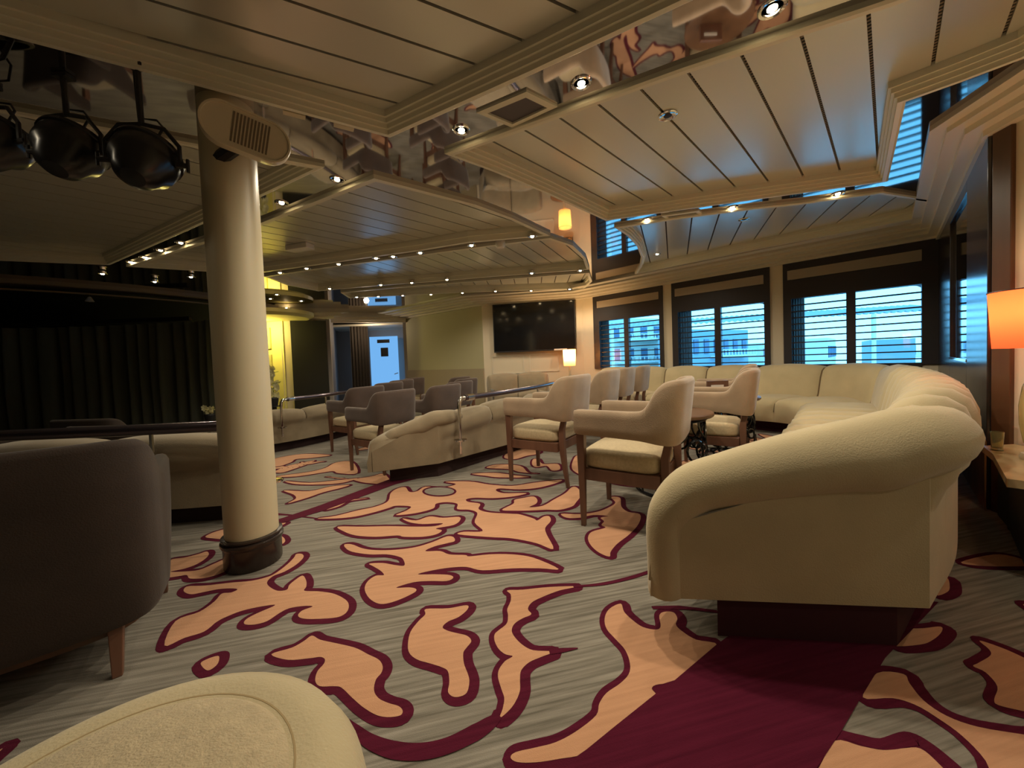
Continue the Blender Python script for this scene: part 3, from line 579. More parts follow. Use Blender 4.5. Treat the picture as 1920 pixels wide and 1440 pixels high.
for k, (f0, f1, g0, g1, mu, ho) in enumerate(SP):
    t0, t1 = spans[k]; a, b = wt(g1), wt(g0); mc = wt(mu); mw = .045
    e = thing('window_%d' % (k + 1), '', ''); del e['label']; del e['category']; struct(e)
    e.location = (*(CW + WD * (t0 + t1) / 2), .8)
    m = MB()
    wbox(m, t0, a, .78, 2.26, -.03, .07); wbox(m, b, t1, .78, 2.26, -.03, .07)
    wbox(m, a, b, top_z, 1.98, -.03, .07); wbox(m, a, b, 2.12, 2.26, -.03, .07); wbox(m, a, b, .76, sill_z, -.03, .07)
    wbox(m, a, b, 1.98, 2.12, .0, .06)
    build('window_frame', m, FRAMEW, e, world=True)
    m = MB(); wbox(m, a + .0, b + .04, 1.985, 2.115, -.036, .0); build('valance_strip', m, mat('valance_linen', (.36, .30, .23), rough=.7) if k == 0 else bpy.data.materials['valance_linen'], e, world=True)
    m = MB(); wbox(m, mc - mw, mc + mw, sill_z, top_z, -.03, .05); build('mullion', m, FRAMEW, e, world=True)
    m = MB(); z = sill_z + .045
    while z < top_z - .01:
        wbox(m, a, mc - mw, z - .008, z + .008, .0, .05); wbox(m, mc + mw, b, z - .008, z + .008, .0, .05); z += .087
    build('louvre_slats', m, FRAMEW, e, world=True)
    # painted hull with round-cornered opening, set back behind the louvres
    oa, ob = wt(g1 + 4, .2), wt(g0 + 5, .2); r = .09; m = MB()
    op = []
    za, zb = .70, 1.735
    for cx, cz, s in ((ob - r, zb - r, 0), (oa + r, zb - r, 90), (oa + r, za + r, 180), (ob - r, za + r, 270)):
        for q in range(5): op.append((cx + r * math.cos(math.radians(s + q * 22.5)), cz + r * math.sin(math.radians(s + q * 22.5))))
    full = [(t0 - .02, .5), (t1 + .12, .5), (t1 + .12, 2.3), (t0 - .02, 2.3)]
    tmp = MB(); tmp.poly(full, 0, 0, [list(reversed(op))])
    for o_ in (.20, .23):
        m.add([tuple(CW.x + WD.x * p[0] + WN.x * o_ if i == 0 else (CW.y + WD.y * p[0] + WN.y * o_ if i == 1 else p[1]) for i in range(3)) for p in tmp.v], tmp.f)
    no = len(op)
    m.add([(CW.x + WD.x * p[0] + WN.x * o_, CW.y + WD.y * p[0] + WN.y * o_, p[1]) for o_ in (.20, .23) for p in op], [(i, (i + 1) % no, no + (i + 1) % no, no + i) for i in range(no)])
    build('hull_opening', m, HULL, e, world=True)
    m = MB(); L = []
    cs, ce = wt(ho + 1, .12), wt(g0 - 6, .12)
    for i in range(25):
        t = cs + (ce - cs) * i / 24; o_ = .12 + .018 * math.cos(i * math.pi / 2)
        p = CW + WD * t + WN * o_; L.append([(p.x, p.y, .72), (p.x, p.y, 1.95)])
    m.loft(L, False, False); build('curtain', m, REVEALP, e, world=True)  # pleated sheet added in place of the reveal side catching daylight
    m = MB(); wbox(m, oa - .02, ob + .02, za - .02, zb + .02, .212, .218); build('pane', m, PANE, e, world=True)

# ---- wood-panelled wall on the right with its smoked strip, and the veneered return
def along(a, b, t0, t1, z0, z1, o0, o1, mt, name, parent=None, st=True):
    a, b = Vector(a), Vector(b); d = (b - a).normalized(); nn = Vector((-d.y, d.x)); nn = nn if nn.dot(-a) > 0 else -nn   # towards the room
    c = a + d * (t0 + t1) / 2 + nn * (o0 + o1) / 2; m = MB(); m.box((c.x, c.y, (z0 + z1) / 2), (t1 - t0, o1 - o0, z1 - z0), math.atan2(d.y, d.x))
    o = build(name, m, mt, parent, world=True, bevel=.004)
    return struct(o) if st and parent is None else o
wallseg('wall_panelled', CW, RW, 0, 2.8, DARKWOOD)
def wr(px):
    r = ray(px, 600); d = Vector((r.x, r.y)); o = RW; D = (CW - RW).normalized()
    det = D.x * (-d.y) - (-d.x) * D.y; rhs = -o
    return (rhs.x * (-d.y) - (-d.x) * rhs.y) / det
WLr = (CW - RW).length; sa, sb = wr(1824), wr(1790)
e = thing('wall_panel', 'tall glossy dark wood panel with a smoked mirror strip beside the right window', 'wall panel', (*((CW + RW) / 2), 0))
along(RW, CW, .005, sa, 0, 2.22, 0, .03, GLOSSWOOD, 'panel_board', e); along(RW, CW, sb, WLr - .01, 0, 2.22, 0, .03, GLOSSWOOD, 'panel_board', e)
along(RW, CW, sa, sb, 0, .86, 0, .03, GLOSSWOOD, 'panel_board', e); along(RW, CW, sa, sb, 2.12, 2.22, 0, .03, GLOSSWOOD, 'panel_board', e)
along(RW, CW, sa, sb, .86, 2.12, .002, .01, SMOKED, 'smoked_strip', e)
along(RW, CW, sa, sb, .86, .885, .01, .034, CHROME, 'strip_edge', e)
along(RW, (2.6, 1.0), .0, .10, 0, 2.2, -.02, .02, BROWNWOOD, 'trim_7')
along(RW, CW, -.02, .9, .0, .42, .031, .04, OAK, 'trim_8')

# ---- television wall furniture
TD = (Vector(TVL) - CN).normalized(); TN = Vector((TD.y, -TD.x)); TN = TN if TN.dot(-CN) > 0 else -TN
def tvt(px):
    r = ray(px, 600); d = Vector((r.x, r.y)); det = TD.x * (-d.y) - (-d.x) * TD.y; rhs = -CN
    return (rhs.x * (-d.y) - (-d.x) * rhs.y) / det
def tvz(px, py):
    p = CN + TD * tvt(px); r = ray(px, py); return 1 + r.z * p.y / r.y
TANG = math.atan2(TD.y, TD.x)
def tbox(m, t0, t1, z0, z1, o0, o1, mi=0):
    c = CN + TD * (t0 + t1) / 2 + TN * (o0 + o1) / 2; m.box((c.x, c.y, (z0 + z1) / 2), (abs(t1 - t0), o1 - o0, z1 - z0), TANG, mi)
ta, tb = tvt(1079), tvt(926); z0, z1 = tvz(1000, 659), tvz(1000, 568)
c = CN + TD * (ta + tb) / 2
e = thing('television', 'large black flat television mounted high on the cream wall', 'television', (c.x, c.y, z0))
m = MB(); tbox(m, ta, tb, z0, z1, .05, .10); build('casing', m, BLACKM, e, world=True, bevel=.006)
m = MB(); tbox(m, ta + .02, tb - .02, z0 + .03, z1 - .02, .1, .103); build('screen', m, BLACK, e, world=True)
m = MB(); tbox(m, (ta + tb) / 2 - .3, (ta + tb) / 2 + .3, z0 + .2, z1 - .2, 0, .05); build('wall_bracket', m, BLACKM, e, world=True)
m = MB(); tt = tvt(1050); tbox(m, tt - .13, tt + .13, z0 - .0, z0 + .03, .108, .2); s = tag(build('set_top_shelf', m, WHITEPL, None), 'slim white box on a small shelf at the lower edge of the television', 'media box')
for q, (p0, p1, y0, y1) in enumerate(((920, 980, 666, 700), (990, 1045, 664, 698))):
    m = MB(); a_, b_ = tvt(p1), tvt(p0); za, zb = tvz(980, y1), tvz(980, y0)
    for (u0, u1, v0, v1) in ((a_, b_, za, za + .02), (a_, b_, zb - .02, zb), (a_, a_ + .02, za, zb), (b_ - .02, b_, za, zb)): tbox(m, u0, u1, v0, v1, 0, .012)
    struct(build('trim_%d' % (9 + q), m, CREAMG))

# ---- corridor behind: door with emissive daylight, curtain
p = at_y(693, 632, 10.9); q = at_y(745, 632, 10.9); zt = p.z
e = struct(thing('door_1', '', '')); del e['label']; del e['category']; e.location = ((p.x + q.x) / 2, 10.9, LOW2)
m = MB(); m.box(((p.x + q.x) / 2, 10.9, (LOW2 + zt) / 2), (q.x - p.x, .04, zt - LOW2)); build('frosted_leaf', m, DOORBLUE, e, world=True)
m = MB(); cx = (p.x + q.x) / 2 - .0; m.box((cx, 10.87, zt - .14), (.36, .02, .10)); build('sign_plate', m, BLACKM, e, world=True)
m = MB(); m.box((cx + .02, 10.87, zt - .46), (.22, .02, .26)); build('porthole_cover', m, BLACKM, e, world=True, bevel=.03)
m = MB(); m.tube([(q.x - .1, 10.84, .75), (q.x - .1, 10.8, .75), (q.x + .0, 10.8, .78)], .015); build('door_handle', m, CHROME, e, world=True)
m = MB(); L = []
a_, b_ = at_y(660, 700, 9.9), at_y(694, 700, 10.2)
for i in range(30):
    t = i / 29; x = a_.x + (b_.x - a_.x) * t; y = a_.y + (b_.y - a_.y) * t + .04 * math.sin(i * 1.3); L.append([(x, y, LOW2), (x, y, 2.1)])
m.loft(L, False, False); tag(build('door_curtain', m, BROWNCURT, smooth=True), 'dark brown curtain drawn aside left of the pale blue door', 'curtain')
m = MB(); m.box((-3.6, 10.6, 2.12), (3.2, 1.4, .05)); struct(build('trim_12', m, CREAMG))

# ---- yellow lit niche with glazed panels
nd = (Vector((-6.6, 8.6)) - Vector((-5.05, 8.2))).normalized()
for i, (z0, z1) in enumerate(((.1, .62), (.75, 1.35), (1.48, 1.95))):
    c = Vector((-5.05, 8.2)) + nd * .48; m = MB(); m.box((c.x, c.y - .02, (z0 + z1) / 2), (.30, .03, z1 - z0), math.atan2(nd.y, nd.x))
    struct(build('trim_%d' % (13 + i), m, mat('frosted_yellow_panel', (.55, .50, .24), rough=.35) if i == 0 else bpy.data.materials['frosted_yellow_panel']))
m = MB(); m.lathe([(.001, 0), (.7, 0), (.8, .05), (.8, .12), (.5, .14), (.001, .14)], (-5.0, 7.75, 2.08), 40)
struct(build('trim_16', m, YELLOWALL))

# ---- stage curtain
m = MB(); L = []
for i in range(420):
    t = i / 419; x = -12.3 + 6.9 * t; y = 7.5 + .55 * math.sin(t * 3) + .06 * math.sin(i * .36 + 1.1 * math.sin(i * .07)) + .035 * math.sin(i * .17)
    L.append([(x, y, LOW2), (x + .02 * math.sin(i * .5), y - .02 * math.sin(i * .4), .9), (x, y, 2.1)])
m.loft(L, False, False); tag(build('stage_curtain', m, CURT, smooth=True), 'wide charcoal pleated curtain closing off the unlit stage on the left', 'curtain')
m = MB(); m.box((-9.2, 6.9, 2.02), (6.5, .07, .07)); tag(build('lighting_bar', m, BLACKM), 'dark bar across the stage just above the closed curtain', 'lighting bar')
for i, (px, py) in enumerate(((128, 534), (168, 562))):
    p = at_y(px, py, 6.4); e = thing('stage_sensor', ['small pale cone hanging over the stage, the higher left one', 'small pale cone hanging over the stage, the lower right one'][i], 'ceiling fitting', tuple(p))
    m = MB(); m.lathe([(.001, .05), (.02, .05), (.06, -.03), (.001, -.04)], (0, 0, 0), 12); build('cone', m, WHITEPL, e)
    m = MB(); m.tube([(0, 0, .04), (0, 0, 2.75 - p.z)], .006); build('cord', m, BLACKM, e)

# ---- column with its speaker
e = thing('column', 'thick round cream column with a dark base collar standing on the carpet', 'column', (-1.39, 1.90, 0))
m = MB(); m.lathe([(.118, 0), (.118, 2.33)], n=48); smooth_angle(build('shaft', m, COLM, e), 40)
m = MB(); m.lathe([(.124, 0), (.128, .01), (.128, .105), (.133, .115), (.138, .125), (.138, .137), (.128, .143), (.134, .15), (.134, .158), (.119, .162)], n=48); smooth_angle(build('base_collar', m, mat('dark_collar', (.03, .02, .016), rough=.25), e), 30)
def stadium(w_, h_, n=14):
    r = h_ / 2; out = []
    for s, cx in ((-90, w_ / 2 - r), (90, -w_ / 2 + r)):
        for q in range(n + 1):
            a = math.radians(s + q * 180 / n); out.append((cx + r * math.cos(a), r * math.sin(a)))
    return out
c = at_y(463, 248, 1.62)
e = thing('wall_speaker', 'beige oval loudspeaker with a slotted grille clamped to the top of the column', 'speaker', tuple(c))
fwd = Vector((.58, -.78, -.22)).normalized(); rt = Vector((0, 0, 1)).cross(-fwd); rt.normalize(); rt = -rt if rt.x < 0 else rt
up = rt.cross(-fwd) if (rt.cross(-fwd)).z > 0 else -rt.cross(-fwd)
Ro = Matrix.Rotation(-.16, 3, fwd)
rt = Ro @ rt; up = Ro @ up
def face(pt, d): return rt * pt[0] + up * pt[1] + fwd * d
m = MB(); rings = []
for w_, h_, d in ((.27, .11, -.12), (.315, .155, -.10), (.33, .172, -.06), (.33, .172, .0), (.324, .166, .008), (.310, .152, .008), (.308, .15, .002)):
    rings.append([face(p, d) for p in stadium(w_, h_)])
m.loft(rings, True, True); smooth_angle(build('speaker_housing', m, BEIGEPL, e), 40)
m = MB()
for i in range(11):
    x = -.05 + i * .0125
    hh = .060
    m.add([face((x - .0035, -hh), .001), face((x + .0035, -hh), .001), face((x + .0035, hh), .001), face((x - .0035, hh), .001),
           face((x - .0035, -hh), .0035), face((x + .0035, -hh), .0035), face((x + .0035, hh), .0035), face((x - .0035, hh), .0035)],
          [(0, 1, 2, 3), (4, 5, 6, 7), (0, 1, 5, 4), (1, 2, 6, 5), (2, 3, 7, 6), (3, 0, 4, 7)])
build('grille_slots', m, mat('grille_shadow_brown', (.16, .12, .07), rough=.7), e)
m = MB(); m.tube([fwd * -.12, Vector((-1.39, 1.90, c.z)) - c + Vector((0, -.08, 0))], .03); build('mounting_arm', m, BLACKM, e)

# ---- theatre lamps hanging from the mirrored soffit
def par(pxc, pyc, Y, dz, label, ayaw, tilt):
    c = at_y(pxc, pyc, Y)
    e = thing('theatre_lamp', label, 'stage light', tuple(c), 0, 'black theatre lamps in the mirrored ceiling strip')
    e.scale = (.80, .80, .80)
    R = Matrix.Rotation(ayaw, 3, 'Z') @ Matrix.Rotation(tilt, 3, 'X')
    m = MB(); m.lathe([(.001, .16), (.05, .155), (.09, .12), (.11, .06), (.135, .03), (.142, 0), (.142, -.06), (.150, -.065), (.150, -.085), (.13, -.085), (.125, -.03), (.001, -.03)], n=28)
    m.xf(R.to_4x4()); smooth_angle(build('lamp_can', m, mat('lamp_enamel', (.008, .008, .01), rough=.28) if 'lamp_enamel' not in bpy.data.materials else bpy.data.materials['lamp_enamel'], e), 35)
    m = MB(); m.lathe([(.001, -.032), (.06, -.045), (.122, -.034), (.001, -.033)], n=24); m.xf(R.to_4x4()); build('lens', m, SMOKED, e)
    H = (2.33 - c.z) / .80; ca, sa = math.cos(ayaw), math.sin(ayaw)
    L = [(-.165, 0), (-.165, .10), (-.10, .19), (.0, .205), (.10, .19), (.165, .10), (.165, 0)]
    m = MB(); m.tube([(x * ca, x * sa, z) for x, z in L], .011, 6); build('yoke', m, BLACKM, e)
    m = MB(); m.tube([(0, 0, .2), (0, 0, H)], .013); m.box((0, 0, H - .012), (.08, .05, .02)); build('hanging_rod', m, BLACKM, e)
    m = MB(); m.tube([(.05, .02, .12), (.09, .03, .2), (.03, .06, .26), (-.06, .05, .27), (-.04, .02, H)], .006, 6); build('power_cable', m, BLACKM, e)
    for s in (-1, 1):
        m = MB(); m.tube([(s * .145 * ca, s * .145 * sa, 0), (s * .20 * ca, s * .20 * sa, 0)], .014); m.tube([(s * .2 * ca, s * .2 * sa, -.035), (s * .2 * ca, s * .2 * sa, .035)], .008); build('tilt_knob', m, BLACKM, e)
par(270, 305, 1.62, 0, 'black theatre lamp nearest the column, hanging from the mirrored strip', .25, 2.5)
par(130, 286, 1.66, 0, 'black theatre lamp hanging between its two neighbours', .1, 2.6)
par(-10, 270, 1.70, 0, 'black theatre lamp at the far left edge, half out of view', -.1, 2.6)

# ---- recessed downlights
def downlight0():
    e = thing('downlight', '', 'downlight')
    m = MB(); m.lathe([(.03, .03), (.033, .03), (.033, .0), (.046, .0), (.050, -.004), (.046, -.008), (.036, -.006), (.033, .0)], n=24); smooth_angle(build('trim_ring', m, CHROME, e), 40)
    m = MB(); m.lathe([(.001, -.002), (.018, -.002), (.018, -.006), (.012, -.012), (.001, -.014)], n=14); build('bulb', m, BULB, e)
    return e
dl = downlight0(); first = True
def spotlight(e, power, col=(1, .87, .66), size=2.75, blend=.6, r=.03):
    l = bpy.data.lights.new('halogen_beam', 'SPOT'); l.energy = power; l.color = col; l.spot_size = size; l.spot_blend = blend; l.shadow_soft_size = r
    o = bpy.data.objects.new('halogen_beam', l); COL.objects.link(o); o.parent = e; o.location = (0, 0, -.03)
def put(pxy, label, group, power, z=ZM, world=None):
    global first
    p = Vector((*world, z)) if world else at_z(pxy[0], pxy[1], z)
    if first: dl.location = p; dl['label'] = label; dl['group'] = group; o = dl; first = False
    else: o = dup(dl, p, 0, label, group)
    return o, p
DL = [
 ((1090, 155), 'bright halogen downlight in the wide mirrored strip, the one with the largest glare', 26),
 ((865, 243), 'halogen downlight in the wide mirrored strip beside the square vent, left of it', 20),
 ((1448, 14), 'halogen downlight in the wide mirrored strip at the top edge of the picture', 22),
 ((632, 336), 'halogen downlight in the mirrored strip just right of the column', 16),
 ((528, 380), 'halogen downlight low against the right side of the column top', 10),
 ((1571, 363), 'halogen downlight glowing in the narrow strip under the right hand coffer', 24),
 ((1373, 389), 'halogen downlight in the narrow strip, reflected window behind it', 18),
 ((1213, 412), 'halogen downlight in the narrow strip near the curved coffer corner', 16),
 ((1232, 476), 'white lit downlight set in the planks above the windows', 12),
]
lights = []
for q, lab, pw in DL:
    z = ZM if q[0] != 1232 else ZP
    o, p = put(q, lab, 'halogen downlights of the ceiling', pw, z); lights.append((o, pw))
row = [((245, 491), 0), ((271, 482), 0), ((301, 469), 12), ((339, 455), 0)]
for i, (q, pw) in enumerate(row):
    o, p = put(q, '%s of the four small downlights left of the column' % ['leftmost', 'second from the left', 'second from the right', 'rightmost'][i], 'downlights of the ceiling strip left of the column', pw); lights.append((o, pw))
for q in ((525, 511), (575, 503), (635, 495), (705, 484), (737, 481), (788, 474), (884, 460), (998, 443)):
    o, p = put(q, 'small downlight in the nearest of the three long narrow strips beyond the column', 'downlights of the nearest long strip', 0, ZL - .004); lights.append((o, 13 if q[0] in (575, 705, 884, 998) else 0))
for q in ((618, 541), (714, 534), (772, 530), (838, 524), (997, 512), (1088, 507)):
    o, p = put(q, 'small downlight in the middle of the three long narrow strips beyond the column', 'downlights of the middle long strip', 0, ZL - .004); lights.append((o, 13 if q[0] in (618, 772, 1088) else 0))
for q in ((669, 557), (709, 556), (755, 554), (808, 552), (867, 549), (929, 546), (996, 545), (1068, 542)):
    o, p = put(q, 'small downlight in the farthest strip along the television wall', 'downlights of the farthest strip', 0, ZL - .004); lights.append((o, 14 if q[0] in (709, 867, 996, 1068) else 0))
for q, lab in (((192, 513), 'small downlight alone under the curved stage pelmet'), ((290, 528), 'faint downlight on the curved stage pelmet, middle of three'), ((358, 519), 'tiny downlight on the stage pelmet next to the column')):
    o, p = put(q, lab, 'downlights of the stage pelmet', 0, 2.29); lights.append((o, 0))
for q, lab in (((519, 552), 'tiny downlight in the yellow niche ceiling, topmost'), ((507, 560), 'tiny downlight in the yellow niche ceiling beside the column'), ((537, 577), 'tiny downlight in the yellow niche ceiling, lowest'), ((565, 564), 'downlight in the dark gap right of the yellow niche')):
    o, p = put(q, lab, 'downlights around the yellow niche', 0, ZM); lights.append((o, 0))
# unseen downlights added overhead and behind the camera to light the room
for (x, y), pw in (((.2, .9), 0), ((2.2, .76), 8), ((-2.6, 1.25), 3), ((1.9, -.6), 7), ((.0, -1.6), 5), ((-2.2, -1.6), 1.5), ((3.1, 2.6), 0)):
    if pw:
        o, p = put(None, 'added halogen downlight overhead, unseen, there for its light', 'added downlights overhead', pw, ZM if x not in (.0, -2.2, 1.9) else ZP, (x, y)); lights.append((o, pw))
LK = 1.35
for o, pw in lights:
    if pw: spotlight(o, pw * LK)
# warm wash of the yellow niche
l = bpy.data.lights.new('niche_lamp', 'POINT'); l.energy = 34; l.color = (1, .82, .25); l.shadow_soft_size = .08
o = bpy.data.objects.new('niche_lamp', l); COL.objects.link(o); o.location = (-5.45, 7.75, 1.9)
l = bpy.data.lights.new('corridor_fill', 'POINT'); l.energy = 9; l.color = (1, .80, .55); l.shadow_soft_size = .06  # added warm fill light, offsets the blue on the corridor walls
o = bpy.data.objects.new('corridor_fill', l); COL.objects.link(o); o.location = (-3.7, 9.6, 1.95)
# round recessed eyeballs without light, vents, small fittings
def eyeball(q, lab, z=ZP):
    p = at_z(q[0], q[1], z); e = thing('ceiling_eyelet', lab, 'ceiling fitting', tuple(p))
    m = MB(); m.lathe([(.03, .0), (.05, .0), (.053, -.005), (.045, -.009), (.03, -.004)], n=24); smooth_angle(build('ring', m, CHROME, e), 40)
    m = MB(); m.lathe([(.001, -.001), (.028, -.001), (.02, -.006), (.001, -.008)], n=16); build('core', m, BLACKM, e)
eyeball((1252, 216), 'unlit chrome eyelet in the planks of the right hand coffer')
eyeball((1395, 411), 'small unlit eyelet in the planks above the windows')
def vent(c4, lab):
    P = [at_z(*q, ZM - .002).to_2d() for q in c4]; c = sum(P, Vector((0, 0))) / 4; e = thing('air_vent', lab, 'air vent', (c.x, c.y, ZM))
    P = ccw(P); I1 = inset(P, .03); m = MB(); m.loft([[(p.x, p.y, z) for p in q] for q, z in ((P, ZM), (P, ZM - .012), (I1, ZM - .016), (I1, ZM - .004))], True, False)
    build('vent_frame', m, LIP, e, world=True)
    m = MB(); m.poly([(p.x, p.y) for p in I1], ZM - .005); build('vent_grille', m, mat('vent_mesh', (.10, .09, .10), rough=.5) if 'vent_mesh' not in bpy.data.materials else bpy.data.materials['vent_mesh'], e, world=True)
vent(((893, 208), (987, 168), (1045, 197), (960, 236)), 'square grey air vent in the wide mirrored strip between two downlights')
vent(((1240, 403), (1310, 393), (1322, 402), (1254, 412)), 'flat air vent in the narrow mirrored strip above the windows')
for i, (q, lab) in enumerate((((552, 218), 'small bracket under the big plank coffer, next to the speaker'), ((645, 241), 'small bracket under the big plank coffer, near its corner'))):
    p = at_z(*q, 2.30); m = MB(); m.box((p.x, p.y, 2.312), (.10, .035, .016), .53); tag(build('ceiling_bracket', m, BEIGEPL), lab, 'bracket')
p = at_z(562, 459, ZP); m = MB(); m.box((p.x, p.y, ZP - .03), (.30, .12, .06), -.3); tag(build('ceiling_box', m, WHITEPL, bevel=.008), 'white box fitted under the plank coffer right of the column', 'ceiling box')
p = at_z(938, 453, ZM); m = MB(); m.lathe([(.001, -.075), (.04, -.07), (.055, -.05), (.055, 0), (.001, 0)], tuple(p), 18); tag(smooth_angle(build('smoke_detector', m, WHITEPL)), 'white smoke detector in the nearest long mirrored strip', 'smoke detector')
# ------------------------------------------------------------------ sofas
SEAM_SHADE = {FAB_CREAM.name: mat('cream_seam_shade', (.15, .105, .055), rough=.9), FAB_TAUPE.name: mat('taupe_seam_shade', (.12, .09, .055), rough=.9)}  # darker fabric tones, crease shade put into the colour
def sampler(pts, n=240):
    c = catmull([Vector((*p, 0)) for p in pts], 24); c = [p.to_2d() for p in c]
    return c
def banquette(name, label, cat, O, I, fab, ztop, zb=.15, h0=.95, chan=.33, end_roll=True, z0=0.0, plinth=PLINTHM, heightf=None, backplain=True, start_gap=0.0):
    Oc, Ic = sampler(O), sampler(I); n = len(Oc)
    L = [0]
    for i in range(1, n): L.append(L[-1] + ((Oc[i] - Oc[i - 1]).length + (Ic[i] - Ic[i - 1]).length) / 2)
    T = L[-1]; K = 10; BD = [0.0]
    while BD[-1] < T - .12:
        st = chan(BD[-1] / T) if callable(chan) else chan; BD.append(BD[-1] + st)
    BD = [b_ * T / BD[-1] for b_ in BD]; nch = len(BD) - 1; BD.append(T)
    def at(u):
        u = max(0, min(T, u)); k = 0
        lo, hi = 0, n - 1
        while hi - lo > 1:
            k = (lo + hi) // 2
            if L[k] <= u: lo = k
            else: hi = k
        f = (u - L[lo]) / max(1e-9, L[hi] - L[lo]); return Oc[lo].lerp(Oc[hi], f), Ic[lo].lerp(Ic[hi], f)
    e = thing(name, label, cat, (Oc[0].x, Oc[0].y, z0)); cord = []
    zt = ztop
    back = [(0, zb), (0, .30), (0, .46), (-.015, .52), (-.045, .56), (-.06, .62), (-.055, .70), (-.03, .765), (.02, .80), (.08, .81), (.14, .795), (.19, .75), (.225, .66), (.25, .55), (.27, .45), (.28, .36), (.28, zb)]
    active_b = [0, 0, 0, .2, .5, .8, 1, 1, 1, 1, 1, 1, 1, 1, 1, .5, 0]
    def zmap(z, hh):
        z = zb + (z - zb) * (hh - zb) / (.81 - zb) if z > zb else zb
        return z
    def loft_part(nm, prof, act, D_of, mt, parent):
        rings = []; m = MB()
        FR = [0, .035, .09, .2, .35, .5, .65, .8, .91, .965]
        for i in range(nch * K + 1):
            u = BD[i // K] + FR[i % K] * (BD[i // K + 1] - BD[i // K]); o, q = at(u); d = (q - o); D = d.length; d = d / D
            f = FR[i % K]; bul = max(0.0, math.sin(math.pi * f)) ** .5 if f else -.25
            amp = (.075 if BD[min(i // K, nch - 1) + 1] - BD[min(i // K, nch - 1)] < .45 else .05) * (bul - .8)
            hh = heightf(u / T) * ztop if heightf else ztop
            pf = [(a(D) if callable(a) else a, z) for a, z in prof]; nn = []
            for j, (a, z) in enumerate(pf):
                p0 = pf[j - 1]; p1 = pf[(j + 1) % len(pf)]; t = Vector((p1[0] - p0[0], p1[1] - p0[1]))
                if t.length > 0: t.normalize()
                nn.append((-t.y, t.x))
            ring = []
            for j, (a, z) in enumerate(pf):
                aa = a + nn[j][0] * amp * act[j] ; zz = zmap(z, hh) + nn[j][1] * amp * act[j] if nm != 'seat' else z + nn[j][1] * amp * act[j]
                ring.append((o.x + d.x * aa, o.y + d.y * aa, zz + z0))
            rings.append(ring)
            if i % K == 0 and 0 < i < nch * K:
                js = [j for j in range(len(ring)) if act[j] >= .5]
                cord.append([Vector(ring[j]) + Vector((d.x * nn[j][0] * .006, d.y * nn[j][0] * .006, nn[j][1] * .006)) for j in js])
        m.loft(rings, True, True); ob = build(nm, m, mt, parent, world=True); smooth_angle(ob, 50); return ob
    # backrest, seat
    loft_part('backrest', back, active_b, None, fab, e)
    seat = [(.26, zb), (.26, .40), (.31, .425), (lambda D: .45, .435), (lambda D: D - .2, .44), (lambda D: D - .08, .43), (lambda D: D - .02, .395), (lambda D: D, .34), (lambda D: D, .27), (lambda D: D - .01, .2), (lambda D: D - .03, zb)]
    actS = [0, .3, 1, 1, 1, 1, 1, 1, .8, .3, 0]
    loft_part('seat', seat, actS, None, fab, e)
    m = MB()
    for cpts in cord: m.tube(cpts, .009, 5)
    if cord: build('seam_shade', m, SEAM_SHADE[fab.name], e, world=True)  # dark cords along the channel grooves paint in their shade
    # plinth
    m = MB(); rings = []
    for i in range(0, nch * K + 1, 5):
        u = start_gap + (T - start_gap) * i / (nch * K); o, q = at(u); d = (q - o); D = d.length; d = d / D
        if i == 0: pass
        rings.append([(o.x + d.x * a, o.y + d.y * a, z) for a, z in ((.10, z0), (.10, zb + z0 + .02), (D - .12 if D < .8 else D - .24, zb + z0 + .02), (D - .12 if D < .8 else D - .24, z0))])
    m.loft(rings, True, True); build('plinth', m, plinth, e, world=True)
    return e, at, T
